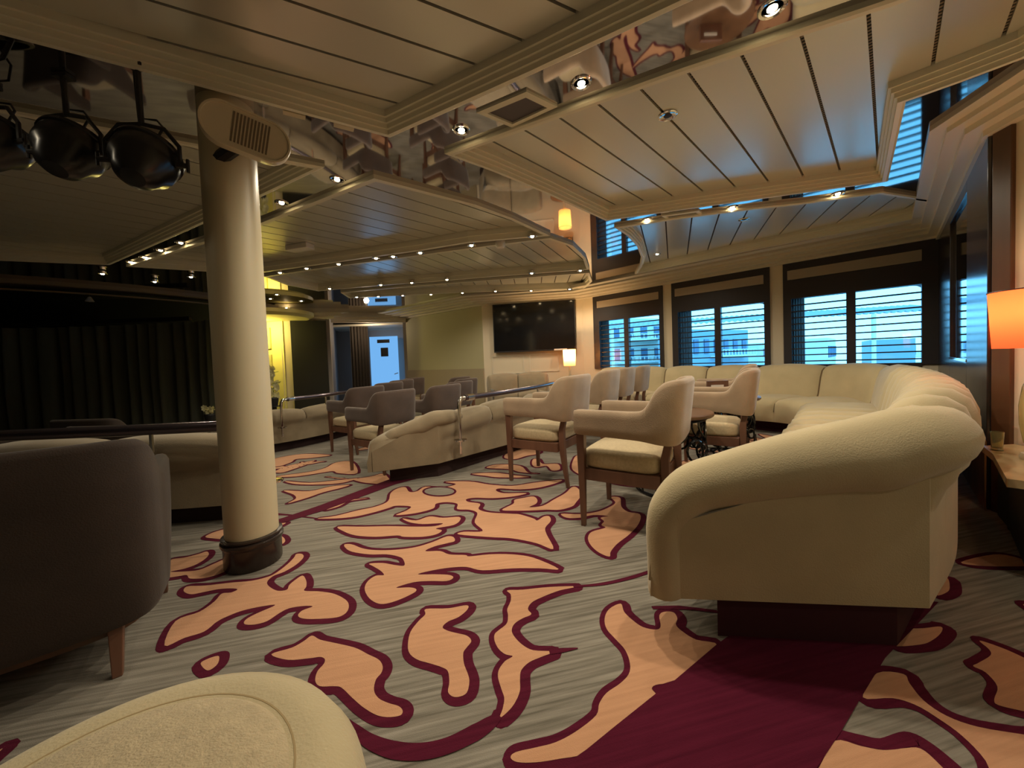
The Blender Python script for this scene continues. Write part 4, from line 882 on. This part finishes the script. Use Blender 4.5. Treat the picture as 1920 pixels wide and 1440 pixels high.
def end_arm(e, at, T, fab, zf, zk, zb=.15, z0=0.0, rf=1.0):
    """end of the sofa: a recessed flat panel framed by a padded roll that climbs from the floor edge over the front and turns into the back roll"""
    o, q = at(0); D = (q - o).length
    def crest(a):
        k = 1 - a / D; return zf + (zk - zf) * (1 - (1 - k) ** 1.5)
    r0 = .066 * rf; P = [(D - r0, .10, zb, r0), (D - r0, .10, zb + .12, r0), (D - r0 - .002, .10, zf - .14, r0 * 1.05), (D - r0 - .03, .10, zf - .08, r0 * 1.2)]
    for k in range(1, 7):
        a = (D - .16) + (.20 - (D - .16)) * (k - 1) / 5.0; r = (.088 + .035 * (k - 1) / 5) * rf; P.append((a, .10, crest(a) - r, r))
    P += [(.11, .105, zk - .12 * rf, .118 * rf), (.06, .15, zk - .115 * rf, .112 * rf), (.045, .24, zk - .115 * rf, .10 * rf), (.06, .34, zk - .13 * rf, .07 * rf)]
    def pos(a, b_, z):
        oo, qq = at(b_ * 1.0); dd = (qq - oo).normalized(); return Vector((oo.x + dd.x * a, oo.y + dd.y * a, z + z0))
    c4 = catmull([Vector((p[0], p[1], p[2])) for p in P], 5); rr = [v.x for v in catmull([Vector((p[3], 0, 0)) for p in P], 5)]
    C = [pos(v.x, v.y, v.z) for v in c4]; m = MB(); rings = []
    side = (pos(D - r0, .4, zb) - pos(D - r0, .1, zb)).normalized(); n_ = len(C)
    for i in range(n_):
        t = (C[min(i + 1, n_ - 1)] - C[max(i - 1, 0)]).normalized(); side = (side - t * side.dot(t)).normalized(); oth = t.cross(side)
        r = rr[i]; wf = max(r, .128 * rf); ring = []
        for k in range(24):
            an = 2 * math.pi * k / 24; ca, sa = math.cos(an), math.sin(an)
            u_ = abs(ca) ** .8 * (1 if ca > 0 else -1); v_ = abs(sa) ** .8 * (1 if sa > 0 else -1)
            ring.append(C[i] + side * (u_ * wf) + oth * (v_ * r))
        rings.append(ring)
    m.loft(rings, True, True); smooth_angle(build('arm_roll', m, fab, e, world=True), 60)
    inner = [(.0, zb), (D - r0 * 1.9, zb), (D - r0 * 1.9, zf - .115 * rf), (D * .5, crest(D * .5) - .175 * rf), (0, zk - .17 * rf)]
    m = MB()
    V = [pos(a, .1, z) - side * 0 for a, z in inner]
    ax = (pos(D / 2, .4, zb) - pos(D / 2, .1, zb)).normalized(); f0 = [pos(a, 0, z) - ax * .012 for a, z in inner]; f1 = [pos(a, .16, z) for a, z in inner]
    m.add(f0 + f1, [(0, 1, 2, 3, 4), (5, 6, 7, 8, 9), (0, 1, 6, 5), (1, 2, 7, 6), (2, 3, 8, 7), (3, 4, 9, 8), (4, 0, 5, 9)])
    build('end_panel', m, fab, e, world=True)

# the long cream banquette: from the near end at the right, along the panelled wall and round below the windows
O1 = [(1.33,1.17),(1.78,1.47),(2.38,1.98),(2.98,2.56),(3.62,3.28),(4.05,3.85),(4.16,4.45),(3.75,5.0),(3.1,5.62),(2.4,6.3),(1.75,6.95)]
I1 = [(.43,1.28),(.98,1.78),(1.62,2.36),(2.20,2.95),(2.80,3.62),(3.10,4.0),(3.14,4.28),(2.92,4.56),(2.4,5.08),(1.75,5.70),(1.1,6.35)]
e1, at1, T1 = banquette('banquette', 'long cream channelled banquette curving from the right foreground round below the windows', 'sofa', O1, I1, FAB_CREAM, .815, start_gap=.03,
                        heightf=lambda u: .95 + .05 * min(1, u / .08), chan=lambda u: .27 if u < .42 else .60)
end_arm(e1, at1, T1, FAB_CREAM, .53, .785)
# taupe sofa beyond the chairs, its back to us, with hand rail
O2 = [(-.66,3.20),(-.30,3.58),(.10,4.02),(.52,4.65),(.86,5.5),(1.0,6.4)]
I2 = [(-1.24,2.98),(-1.02,3.72),(-.66,4.4),(-.22,5.0),(.08,5.7),(.22,6.5)]
e2, at2, T2 = banquette('banquette', 'taupe low banquette with a steel hand rail behind the two nearest chairs', 'sofa', O2, I2, FAB_TAUPE, .60, zb=.13, chan=.75, plinth=DARKPL, start_gap=.12, heightf=lambda u: .84 + .16 * min(1, u / .2))
end_arm(e2, at2, T2, FAB_TAUPE, .37, .585, zb=.13, rf=.62)
# taupe sofa left of the column
O3 = [(-1.74,2.40),(-2.2,2.34),(-2.9,2.32),(-3.8,2.30),(-5.0,2.3)]
I3 = [(-2.12,2.96),(-2.3,3.02),(-3.0,3.02),(-3.9,3.0),(-5.0,3.0)]
e3, at3, T3 = banquette('banquette', 'shadowy taupe low banquette half hidden by the column, behind the dark armchair', 'sofa', O3, I3, FAB_TAUPE, .60, zb=.13, chan=.75, plinth=DARKPL, start_gap=.1)
# farther sofa on the lower tier
O4 = [(-3.45,4.75),(-3.05,5.2),(-2.72,5.9),(-2.6,6.8)]
I4 = [(-4.1,4.9),(-3.75,5.5),(-3.45,6.1),(-3.35,6.9)]
e4, at4, T4 = banquette('banquette', 'taupe low banquette farther off, between the column and the dark chairs', 'sofa', O4, I4, FAB_TAUPE, .58, zb=.13, chan=.75, plinth=DARKPL, z0=LOW, start_gap=.1)
# rounded end of the sofa under the television
O5 = [(-.50,7.2),(-.1,7.4),(.35,7.45),(.72,7.3)]
I5 = [(-.35,6.8),(-.05,6.85),(.25,6.85),(.55,6.7)]
e5, at5, T5 = banquette('banquette', 'short brown banquette under the television, seen over the hand rail', 'sofa', O5, I5, FAB_TAUPE, .76, zb=.13, chan=.7, plinth=DARKPL, z0=0)

# hand rails on the banquettes
def rail(sofa, pts, z, posts, r=.026):
    c = catmull([Vector((*p, z)) for p in pts], 10)
    m = MB(); m.tube(c, r, 12); e = smooth_angle(build('hand_rail', m, RAIL, sofa, world=True), 40); e['label'] = 'dark polished steel hand rail'
    p = c[0]; t = (c[1] - c[0]).normalized()
    m = MB(); m.tube([p + t * .10, p, p - t * .05, p - t * .075 + Vector((0, 0, -.035)), p - t * .08 + Vector((0, 0, -.09))], .019, 10)
    m.tube([p + t * .02, p + t * .10], .031, 12)
    q = p - t * .08 + Vector((0, 0, -.09)); m.tube([q, q + Vector((0, 0, -.27))], .016, 10)
    m.lathe([(.001, -.01), (.06, -.01), (.06, 0), (.02, .006), (.001, .006)], tuple(q + Vector((0, 0, -.27))), 18)
    m.tube([q + Vector((0, 0, -.27)), q + Vector((0, 0, -.40))], .013, 10)
    smooth_angle(build('end_bracket', m, CHROME, e, world=True), 40)
    for k in posts:
        p = c[int(k * (len(c) - 1))]; m = MB(); m.tube([p, p + Vector((0, 0, -.14))], .014, 10); build('post', m, CHROME, e, world=True)
    return e
rail(e2, [(-.43,3.30),(-.06,3.78),(.30,4.35),(.62,5.1),(.86,6.0)], .685, (.5, .85))
rail(e3, [(-1.62,2.30),(-2.3,2.24),(-3.2,2.22),(-4.6,2.22)], .665, (.3, .7), .034)
rail(e4, [(-3.05,4.95),(-2.8,5.5),(-2.6,6.3)], .60, (.5,))

# ------------------------------------------------------------------ armchairs
def rrect(w_, d_, n=4.0, k=28):
    out = []
    for q in range(k):
        a = 2 * math.pi * (q + .5) / k; c, s = math.cos(a), math.sin(a)
        out.append((w_ / 2 * abs(c) ** (2 / n) * (1 if c > 0 else -1), d_ / 2 * abs(s) ** (2 / n) * (1 if s > 0 else -1)))
    return out
def cushion(m, w_, d_, z0, z1, cy=0, dome=.02, edge=.03):
    R = []
    for k, z in ((edge, z0), (0.004, z0 + edge * .6), (0, z0 + edge), (0, z1 - edge), (.006, z1 - edge * .45), (edge * .8, z1), (.10, z1 + dome * .6), (.2, z1 + dome)):
        R.append([(x, y + cy, z) for x, y in rrect(w_ - 2 * k, d_ - 2 * k, 5.5)])
    m.loft(R, True, True)
def armchair(label, shell, seatm, wide=1.0, group=None):
    e = thing('armchair', label, 'armchair', (0, 0, 0), 0, group)
    half = [(.262, .285, .70, .553, 0), (.268, .18, .70, .552, 0), (.272, .05, .70, .55, 0), (.272, -.09, .70, .546, 0), (.271, -.14, .712, .542, .001), (.269, -.172, .755, .537, .004),
            (.266, -.198, .815, .532, .010), (.259, -.230, .854, .527, .018), (.241, -.264, .867, .523, .024), (.19, -.285, .870, .52, .03), (.10, -.293, .871, .52, .032), (0, -.296, .872, .52, .034)]
    if wide > 1.2: half = [(x, y, a, b - .34 * min(1, max(0, (.2 - y) / .3)), t) for x, y, a, b, t in half]
    st = [(x * wide, y, a, b, t) for x, y, a, b, t in half] + [(-x * wide, y, a, b, t) for x, y, a, b, t in reversed(half[:-1])]
    fine = catmull([Vector((x, y, 0)) for x, y, *_ in st], 4); hz = catmull([Vector((a, b, t)) for _, _, a, b, t in st], 4)
    def shellpart(nm, i0, i1, round0, round1):
        rings = []
        for i in range(i0, i1 + 1):
            p = fine[i]; a, b, tl = hz[i]; t = fine[min(i + 1, len(fine) - 1)] - fine[max(i - 1, 0)]; t.normalize(); nn = Vector((t.y, -t.x, 0)); th = .030
            kk = 1.0
            if round0 and i - i0 < 2: kk = (.72, .93)[i - i0]
            if round1 and i1 - i < 2: kk = (.72, .93)[i1 - i]
            ring = []; r = .028; H = a - b
            for (s_, z) in ((-.6, b), (.6, b), (1, b + r), (1, b + H * .35), (1, b + H * .7), (1, a - r), (.75, a - r * .3), (.35, a), (-.35, a), (-.75, a - r * .3), (-1, a - r), (-1, b + H * .7), (-1, b + H * .35), (-1, b + r)):
                lean = tl * max(0, (z - .45)) / .42
                zc = (a + b) / 2; z2 = zc + (z - zc) * (1 - (1 - kk) * .35)
                q = p + nn * (s_ * th * kk)
                ring.append((q.x, q.y - lean * 1.6, z2))
            rings.append(ring)
        m = MB(); m.loft(rings, True, True); return smooth_angle(build(nm, m, shell, e), 60)
    N = len(fine) - 1; ka = 18
    shellpart('armrest', 0, ka, True, False); shellpart('backrest', ka, N - ka, False, False); shellpart('armrest', N - ka, N, False, True)
    m = MB(); cushion(m, .50 * wide, .50, .345, .455, .02); smooth_angle(build('seat_cushion', m, seatm, e), 60)
    m = MB(); w2 = .52 * wide
    m.box((0, .235, .315), (w2 - .04, .03, .07)); m.box((0, -.215, .315), (w2 - .10, .03, .07))
    for s in (-1, 1): m.box((s * (w2 / 2 - .02), .01, .315), (.03, .46, .07))
    m.box((0, .01, .345), (w2 - .05, .44, .012))
    build('seat_frame', m, LEGW, e, bevel=.003)
    for s in (-1, 1):
        m = MB(); m.box((s * .252 * wide, .25, .277), (.050, .052, .555), 0, 0, .55); build('leg', m, LEGW, e, bevel=.003)
        m = MB(); R = []
        for z, y, w_ in ((0, -.285, .026), (.15, -.262, .036), (.30, -.245, .046), (.45, -.245, .044), (.57, -.275, .040)):
            R.append([(s * (.205 * wide) + dx * w_ / 2, y + dy * w_ / 2, z) for dx, dy in ((-1, -1), (1, -1), (1, 1), (-1, 1))])
        m.loft(R, True, True); build('leg', m, LEGW, e, bevel=.003)
    return e
ch = armchair('tan velvet armchair in front, closest to the big cream sofa end', FAB_TAN, FAB_SEAT, group='tan armchairs')
GT = 'tan armchairs'
def yaw(fx, fy): return math.atan2(-fx, fy)
YC = math.radians(57); SC = (.93, .93, 1)
ch.location = (.72, 2.246, 0); ch.rotation_euler.z = YC; ch.scale = SC
for (x, y), lab in (((.284, 3.126), 'tan velvet armchair standing apart on the left, in front of the hand rail'),
                    ((.82, 4.10), 'tan armchair whose back shows right behind the left chair, first of the row'),
                    ((1.20, 4.72), 'tan armchair, second back in the row towards the windows'),
                    ((1.60, 5.28), 'tan armchair with a bluish lit back, last of the row by the left window'),
                    ((1.66, 3.08), 'tan armchair at the far lattice table, right of the nearest armchair'),
                    ((2.33, 4.12), 'tan armchair mostly hidden, directly behind the one at the far lattice table')):
    dup(ch, (x, y, 0), YC, lab, GT, SC)
dk = armchair('dark brown armchair just beyond the taupe sofa end, one leg by its tip', FAB_BROWN_DIM, FAB_SEAT, group='dark armchairs of the lower tier')
GD = 'dark armchairs of the lower tier'
dk.location = (-1.47, 4.07, LOW); dk.rotation_euler.z = YC; dk.scale = SC
for (x, y), lab in (((-2.14, 5.0), 'dark brown armchair behind the one by the taupe sofa end'),
                    ((-1.05, 4.72), 'dark armchair just beyond the hand rail bracket, nearest of its row'), ((-.97, 5.42), 'dark armchair, second beyond the hand rail bracket'),
                    ((-.98, 6.3), 'dark armchair, third beyond the hand rail bracket'), ((-1.2, 7.15), 'dark armchair of the lower tier, farthest by the cream wall edge'),
                    ((-2.16, 5.95), 'dark armchair below the pale blue door, nearest of its row'), ((-2.2, 6.75), 'dark armchair in the middle below the pale blue door'),
                    ((-2.2, 7.6), 'dark armchair farthest back along the olive wall')):
    dup(dk, (x, y, LOW), YC, lab, GD, SC)
wd = armchair('wide dark brown armchair in the left foreground, its back to the camera', FAB_DARK, FAB_TAUPE, 1.42)
wd.location = (-1.76, 1.24, 0); wd.rotation_euler.z = yaw(-.62, .78)
for c in kids(wd):
    if c.name.startswith('seat_frame'):
        pass
m = MB(); m.loft([[(x, y, z) for x, y in rrect(.70, .50, 5)] for z in (.13, .33)], True, True); wd.scale = (1, 1, .91); build('skirt_board', m, BROWNWOOD, wd)
dup(wd, (-3.85, 3.75, LOW2), yaw(.08, 1), 'wide dark armchair behind the rail left of the column, the nearer of two')
dup(wd, (-4.75, 4.35, LOW2), yaw(.08, 1), 'wide dark armchair behind the rail, the farther of two, facing the stage')
dup(wd, (-5.7, 3.7, LOW2), yaw(.08, 1), 'wide dark armchair at the left picture edge facing the stage')
# pale round cushions glimpsed between them
for x, y, lab in ((-4.62, 3.62, 'pale round cushion glimpsed between the dark chairs at the left'), (-3.05, 3.85, 'pale cushion peeping out right of the dark chairs behind the rail')):
    z = LOW2 + .42
    m = MB(); m.lathe([(.001, -.67 + .42 + .25), (.14, 0), (.16, .05), (.15, .10), (.08, .14), (.001, .15)], (x, y, z), 24)
    m2 = thing('round_stool', lab.replace('cushion', 'round stool'), 'stool', (x, y, LOW2))
    smooth_angle(build('stool_cushion', m, FAB_SEAT, m2, world=True), 50)
    m = MB(); m.lathe([(.001, 0), (.13, 0), (.13, .02), (.03, .04), (.03, .43), (.001, .43)], (x, y, LOW2), 20); smooth_angle(build('stool_base', m, BLACKM, m2, world=True), 40)

# round stool right in front of the camera
e = thing('round_pouf', 'cream upholstered round pouf cut off by the lower left picture edge', 'pouf', (-.475, .37, 0)); e.scale = (1.06, 1.0, 1.0)
m = MB(); m.lathe([(.001, .06), (.23, .06), (.245, .09), (.258, .20), (.268, .34), (.272, .41), (.266, .45), (.250, .48), (.225, .495), (.205, .499), (.1885, .498)], n=64)
smooth_angle(build('padded_rim', m, FAB_CREAM, e), 60)
m = MB(); m.lathe([(.001, .40), (.188, .40), (.188, .494), (.175, .503), (.13, .512), (.07, .517), (.001, .518)], n=64)
smooth_angle(build('top_cushion', m, FAB_SEAT, e), 60)
m = MB(); m.tube([(.1885 * math.cos(a), .1885 * math.sin(a), .4965) for a in [k * math.pi / 32 for k in range(64)]], .0022, 6, loop=True); smooth_angle(build('welt', m, mat('welt_thread', (.38, .28, .14), rough=.9), e))
for k in range(4):
    a = k * math.pi / 2 + .6; m = MB(); m.box((.17 * math.cos(a), .17 * math.sin(a), .03), (.035, .035, .06)); build('foot', m, LEGW, e)

# ------------------------------------------------------------------ lattice tables
def table(label, loc, r=.25, top=.29, h=.585, seed=1):
    random.seed(seed); e = thing('side_table', label, 'table', (*loc, 0), 0, 'tables with black lattice bases')
    m = MB(); m.lathe([(.001, h - .03), (top - .01, h - .03), (top, h - .022), (top, h - .006), (top - .006, h), (.001, h)], n=48); smooth_angle(build('table_top', m, BROWNWOOD, e), 35)
    m = MB()
    for z, rr in ((.012, r), (h - .045, r * .95)):
        m.tube([(rr * math.cos(a), rr * math.sin(a), z) for a in [k * math.pi / 20 for k in range(40)]], .011, 6, loop=True)
    for i in range(46):
        a0 = random.uniform(0, 6.28); zc = random.uniform(.05, h - .09); ra = random.uniform(.035, .085); rb = ra * random.uniform(.7, 1.5); tl = random.uniform(0, 3)
        pts = []
        for k in range(14):
            t = k * 2 * math.pi / 14; x = ra * math.cos(t); z = rb * math.sin(t); x2 = x * math.cos(tl) - z * math.sin(tl); z2 = x * math.sin(tl) + z * math.cos(tl)
            z3 = min(h - .05, max(.01, zc + z2)); rr = r * (1 - .10 * z3 / h); pts.append((rr * math.cos(a0 + x2 / r), rr * math.sin(a0 + x2 / r), z3))
        m.tube(pts, .0085, 5, loop=True)
    build('lattice_base', m, BLACK, e)
    return e
table('black lattice table behind the nearest tan armchair, the left of two', (1.16, 2.72), seed=3)
table('black lattice table farther right, between two tan armchairs', (2.06, 3.56), seed=5)
e = thing('menu_holder', 'small brown holder with a white card on the farther lattice table', 'menu holder', (1.98, 3.55, .585))
m = MB(); m.box((0, 0, .075), (.20, .03, .15)); build('holder_block', m, LEGW, e, bevel=.003)
m = MB(); m.box((-.01, -.018, .10), (.12, .005, .022)); build('card_edge', m, bulbmat('lit_card', (1, .95, .85), .8) if False else WHITEPL, e)

# ------------------------------------------------------------------ lamps
def lamp(label, loc, shade_r, shade_h, base_h, shade, power, col, glass=True):
    e = thing('table_lamp', label, 'table lamp', loc)
    m = MB(); n_ = 48; z0, z1 = base_h, base_h + shade_h
    m.loft([[(r_ * math.cos(k * 2 * math.pi / n_), r_ * math.sin(k * 2 * math.pi / n_), z) for k in range(n_)] for r_, z in ((shade_r * .95, z0), (shade_r, (z0 + z1) / 2), (shade_r * 1.05, z1))], True, False)
    smooth_angle(build('lamp_shade', m, shade, e), 60)
    m = MB(); m.tube([(shade_r * 1.05 * math.cos(k * math.pi / 24), shade_r * 1.05 * math.sin(k * math.pi / 24), z1) for k in range(48)], .003, 6, loop=True); build('shade_rim', m, DARKWOOD, e)
    if glass:
        m = MB(); m.lathe([(.001, 0), (.055, 0), (.058, .012), (.052, .03), (.001, .03)], n=28); smooth_angle(build('lamp_foot', m, BEIGEPL, e), 40)
        m = MB(); m.lathe([(.001, .03), (.028, .03), (.045, .08), (.058, .17), (.060, .26), (.050, .35), (.030, .42), (.02, .45), (.001, .45)], n=32); smooth_angle(build('glass_body', m, GLASSV, e), 60)
        m = MB(); m.lathe([(.001, .45), (.03, .45), (.032, .46), (.014, .47), (.012, .50), (.022, .505), (.022, .53), (.010, .535), (.008, .62), (.001, .62)], n=20); smooth_angle(build('brass_neck', m, mat('brass', (.75, .55, .2), rough=.25, metal=1), e), 40)
    else:
        m = MB(); m.lathe([(.001, 0), (.06, 0), (.06, .02), (.02, .03), (.03, .08), (.016, .14), (.03, .2), (.012, .26), (.01, base_h + .1), (.001, base_h + .1)], n=20); smooth_angle(build('lamp_stem', m, BEIGEPL, e), 50)
    m = MB(); m.lathe([(.001, -.03), (.02, -.025), (.032, 0), (.02, .03), (.001, .035)], (0, 0, (z0 + z1) / 2), 14); build('light_bulb', m, bulbmat('lamp_bulb', (1, .7, .35), 12), e)
    l = bpy.data.lights.new('lamp_glow', 'POINT'); l.energy = power; l.color = col; l.shadow_soft_size = .03
    o = bpy.data.objects.new('lamp_glow', l); COL.objects.link(o); o.parent = e; o.location = (0, 0, (z0 + z1) / 2 + .05)
    return e
SHZ = .43
# ledge with the dark cupboard below, beside the sofa end
LP = [(1.86, 1.52), (2.28, 1.30), (2.70, 1.08), (2.70, 1.97), (2.80, 2.08), (2.50, 1.93)]
LPc = [at_z(1795, 888, SHZ), at_z(1850, 897, SHZ), at_z(1935, 908, SHZ)]
lp = [(2.05, 1.52), (2.56, .99), (2.595, 1.02), (2.79, 2.04), (2.60, 2.03), (2.45, 1.87)]
e = thing('console_ledge', 'low console with a beige stone top and dark front under the orange lamp', 'console', (2.3, 1.7, 0))
m = MB(); m.prism([(p[0], p[1]) for p in ccw([Vector(q) for q in lp])], SHZ - .035, SHZ); build('stone_top', m, STONE, e, world=True, bevel=.004)
ins = inset(ccw([Vector(q) for q in lp]), .05)
m = MB(); m.prism([(p.x, p.y) for p in ins], .06, SHZ - .036); build('cupboard_body', m, BLACKM, e, world=True)
m = MB(); m.prism([(p.x, p.y) for p in inset(ccw([Vector(q) for q in lp]), .08)], 0, .06); build('cupboard_plinth', m, DARKPL, e, world=True)
lamp('table lamp with glowing coral red shade and green glass body at the right edge', (2.50, 1.74, SHZ), .148, .275, .54, SHADE_R, 3.2, (1, .62, .30))
e = thing('glass_vase', 'slim clear glass standing on the beige ledge left of the red lamp', 'glass', (2.55, 1.93, SHZ))
m = MB(); m.lathe([(.001, 0), (.022, 0), (.020, .012), (.024, .10), (.022, .10), (.017, .014), (.001, .012)], n=20); smooth_angle(build('glass_body', m, GLASSV, e), 50)
p = at_y(1069, 712, 7.05)
e = thing('lamp_table', 'small dark table carrying the cream lamp under the television corner', 'table', (p.x, 7.05, 0))
m = MB(); m.lathe([(.001, .56), (.26, .56), (.26, .59), (.001, .59)], n=32); build('table_top', m, BROWNWOOD, e); m = MB(); m.lathe([(.001, 0), (.18, 0), (.18, .02), (.03, .04), (.03, .56), (.001, .56)], n=20); build('table_foot', m, BLACKM, e)
lamp('small table lamp with a cream shade glowing below the television corner', (p.x, 7.05, .59), .115, .31, .28, SHADE_C, 34, (1, .62, .28), False)

# flowers by the niche
def orchid(label, px, py, Y, h, n, seed):
    random.seed(seed); p = at_y(px, py, Y); e = thing('orchid', label, 'flower', tuple(p))
    m = MB(); m.lathe([(.001, -.16), (.07, -.16), (.09, -.02), (.085, 0), (.001, 0)], n=20); build('flower_pot', m, BLACKM, e)
    m = MB(); pts = [(0, 0, 0), (.02, 0, h * .4), (-.03, .02, h * .8), (-.06, .0, h)]; c = catmull(pts, 6); m.tube(c, .006, 6)
    for q in (.35, .6): s_ = c[int(q * len(c))]; m.tube([s_, s_ + Vector((.08, 0, .06)), s_ + Vector((.14, 0, .07))], .004, 5)
    build('stem', m, mat('stem_green', (.12, .22, .05), rough=.5), e)
    m = MB()
    for i in range(n):
        z = h * (1 - (i / n) ** 1.2) ; x = random.uniform(-.03, .05 + .12 * i / n) - .04 * z / h; y = random.uniform(-.06, .04)
        for k in range(5):
            a = k * 1.2566 + random.random(); r_ = random.uniform(.035, .055)
            q = (x, y, z); m.add([q, (x + r_ * math.cos(a), y - .01, z + r_ * math.sin(a)), (x + 1.3 * r_ * math.cos(a + .5), y - .014, z + 1.3 * r_ * math.sin(a + .5)), (x + r_ * math.cos(a + 1), y - .01, z + r_ * math.sin(a + 1))], [(0, 1, 2, 3)])
    build('blossoms', m, mat('petal_yellow_%d' % seed, (.9, .85, .5), rough=.6), e)
orchid('white orchid in bloom against the yellow niche beside the column', 512, 745, 6.9, .55, 44, 2)
orchid('small bright flower low on the left side of the column', 394, 776, 6.6, .12, 7, 4)

# ------------------------------------------------------------------ outside: quayside buildings and an awning roof
FAC = [mat('facade_pale', (.50, .52, .45), rough=.8), mat('facade_blue', (.22, .32, .38), rough=.8), mat('facade_white', (.70, .70, .66), rough=.8)]
PANEB = mat('far_window', (.06, .12, .20), rough=.4); ROOFB = mat('awning_sheet', (.20, .28, .34), rough=.7)
random.seed(11)
def house(label, px, Y, w_, h, fm, cols, rows, yawd, balc=True):
    c = at_y(px, 660, Y); z0 = -4.5
    e = thing('quay_building', label, 'building', (c.x, c.y, z0), math.radians(yawd))
    m = MB(); m.box((0, 1.5, h / 2), (w_, 3, h)); build('facade', m, fm, e)
    cw = w_ / cols; rh = (h - .8) / rows
    for r_ in range(rows):
        for q in range(cols):
            x = -w_ / 2 + cw * (q + .5); z = .9 + rh * r_ + rh * .35
            m = MB(); m.box((x, -.02, z), (cw * .45, .1, rh * .5)); build('window', m, PANEB, e)
        if balc and r_ % 1 == 0:
            m = MB(); m.box((w_ * .12, -.5, .85 + rh * r_), (w_ * .6, 1.0, .12)); m.box((w_ * .12, -1.0, .85 + rh * r_ + .5), (w_ * .6, .05, .06))
            for t in range(12): m.box((w_ * .12 - w_ * .3 + w_ * .6 * t / 11, -1.0, .85 + rh * r_ + .25), (.06, .05, .5))
            build('balcony', m, FAC[2], e)
    return e
house('pale block of flats with balconies seen through the left window', 1182, 34, 8, 9.0, FAC[0], 5, 4, 22)
house('bluish terminal building seen through the middle window', 1352, 30, 7.6, 7.4, FAC[1], 6, 3, 28)
house('low white quay building seen through the left part of the right window', 1560, 32, 7.5, 6.4, FAC[2], 6, 3, 45, False)
house('distant blue grey house seen through the right part of the right window', 1700, 37, 9, 6.2, FAC[1], 8, 3, 50)
house('pale house beyond the gap between the windows', 1450, 46, 8, 6.5, FAC[0], 8, 3, 40, False)
e = thing('quay_awning', 'grey blue corrugated awning roof stretching along the quay outside', 'roof', (0, 0, 0))
a, b = at_y(1120, 600, 20), at_y(1800, 600, 16)
m = MB(); L = []
for i in range(121):
    t = i / 120; x = a.x + (b.x - a.x) * t; y = a.y + (b.y - a.y) * t; z = 2.5 + .08 * (i % 2); L.append([(x, y, z), (x + 1.2, y + 3.0, z + .55)])
m.loft(L, False, False); build('roof_sheet', m, ROOFB, e)
for t in (.05, .3, .55, .8, .97):
    x = a.x + (b.x - a.x) * t; y = a.y + (b.y - a.y) * t; m = MB(); m.tube([(x, y, -4.5), (x, y, 2.5)], .08, 8); build('roof_post', m, FAC[2], e)
m = MB(); m.poly([(-20, 9), (60, -10), (90, 80), (-20, 80)], -4.5); tag(build('quay_ground', m, mat('quay_concrete', (.35, .42, .45), rough=.9)), 'grey concrete quay outside below the windows', 'ground'); bpy.data.objects['quay_ground']['kind'] = 'structure'
for o in list(bpy.data.objects):
    if o.get('kind') == 'structure' and 'category' in o.keys(): del o['category']
for nm, (x, y), z0, z1 in (('low dark stand holding the orchid by the yellow niche', at_y(512, 745, 6.9).to_2d(), LOW2, at_y(512, 745, 6.9).z - .16), ('low dark stand under the small flower left of the column', at_y(394, 776, 6.6).to_2d(), LOW2, at_y(394, 776, 6.6).z - .16)):
    m = MB(); m.lathe([(.001, 0), (.16, 0), (.16, .02), (.05, .03), (.05, z1 - z0 - .02), (.12, z1 - z0 - .015), (.12, z1 - z0), (.001, z1 - z0)], (x, y, z0), 20)
    tag(smooth_angle(build('flower_stand', m, BLACKM)), nm, 'plant stand')
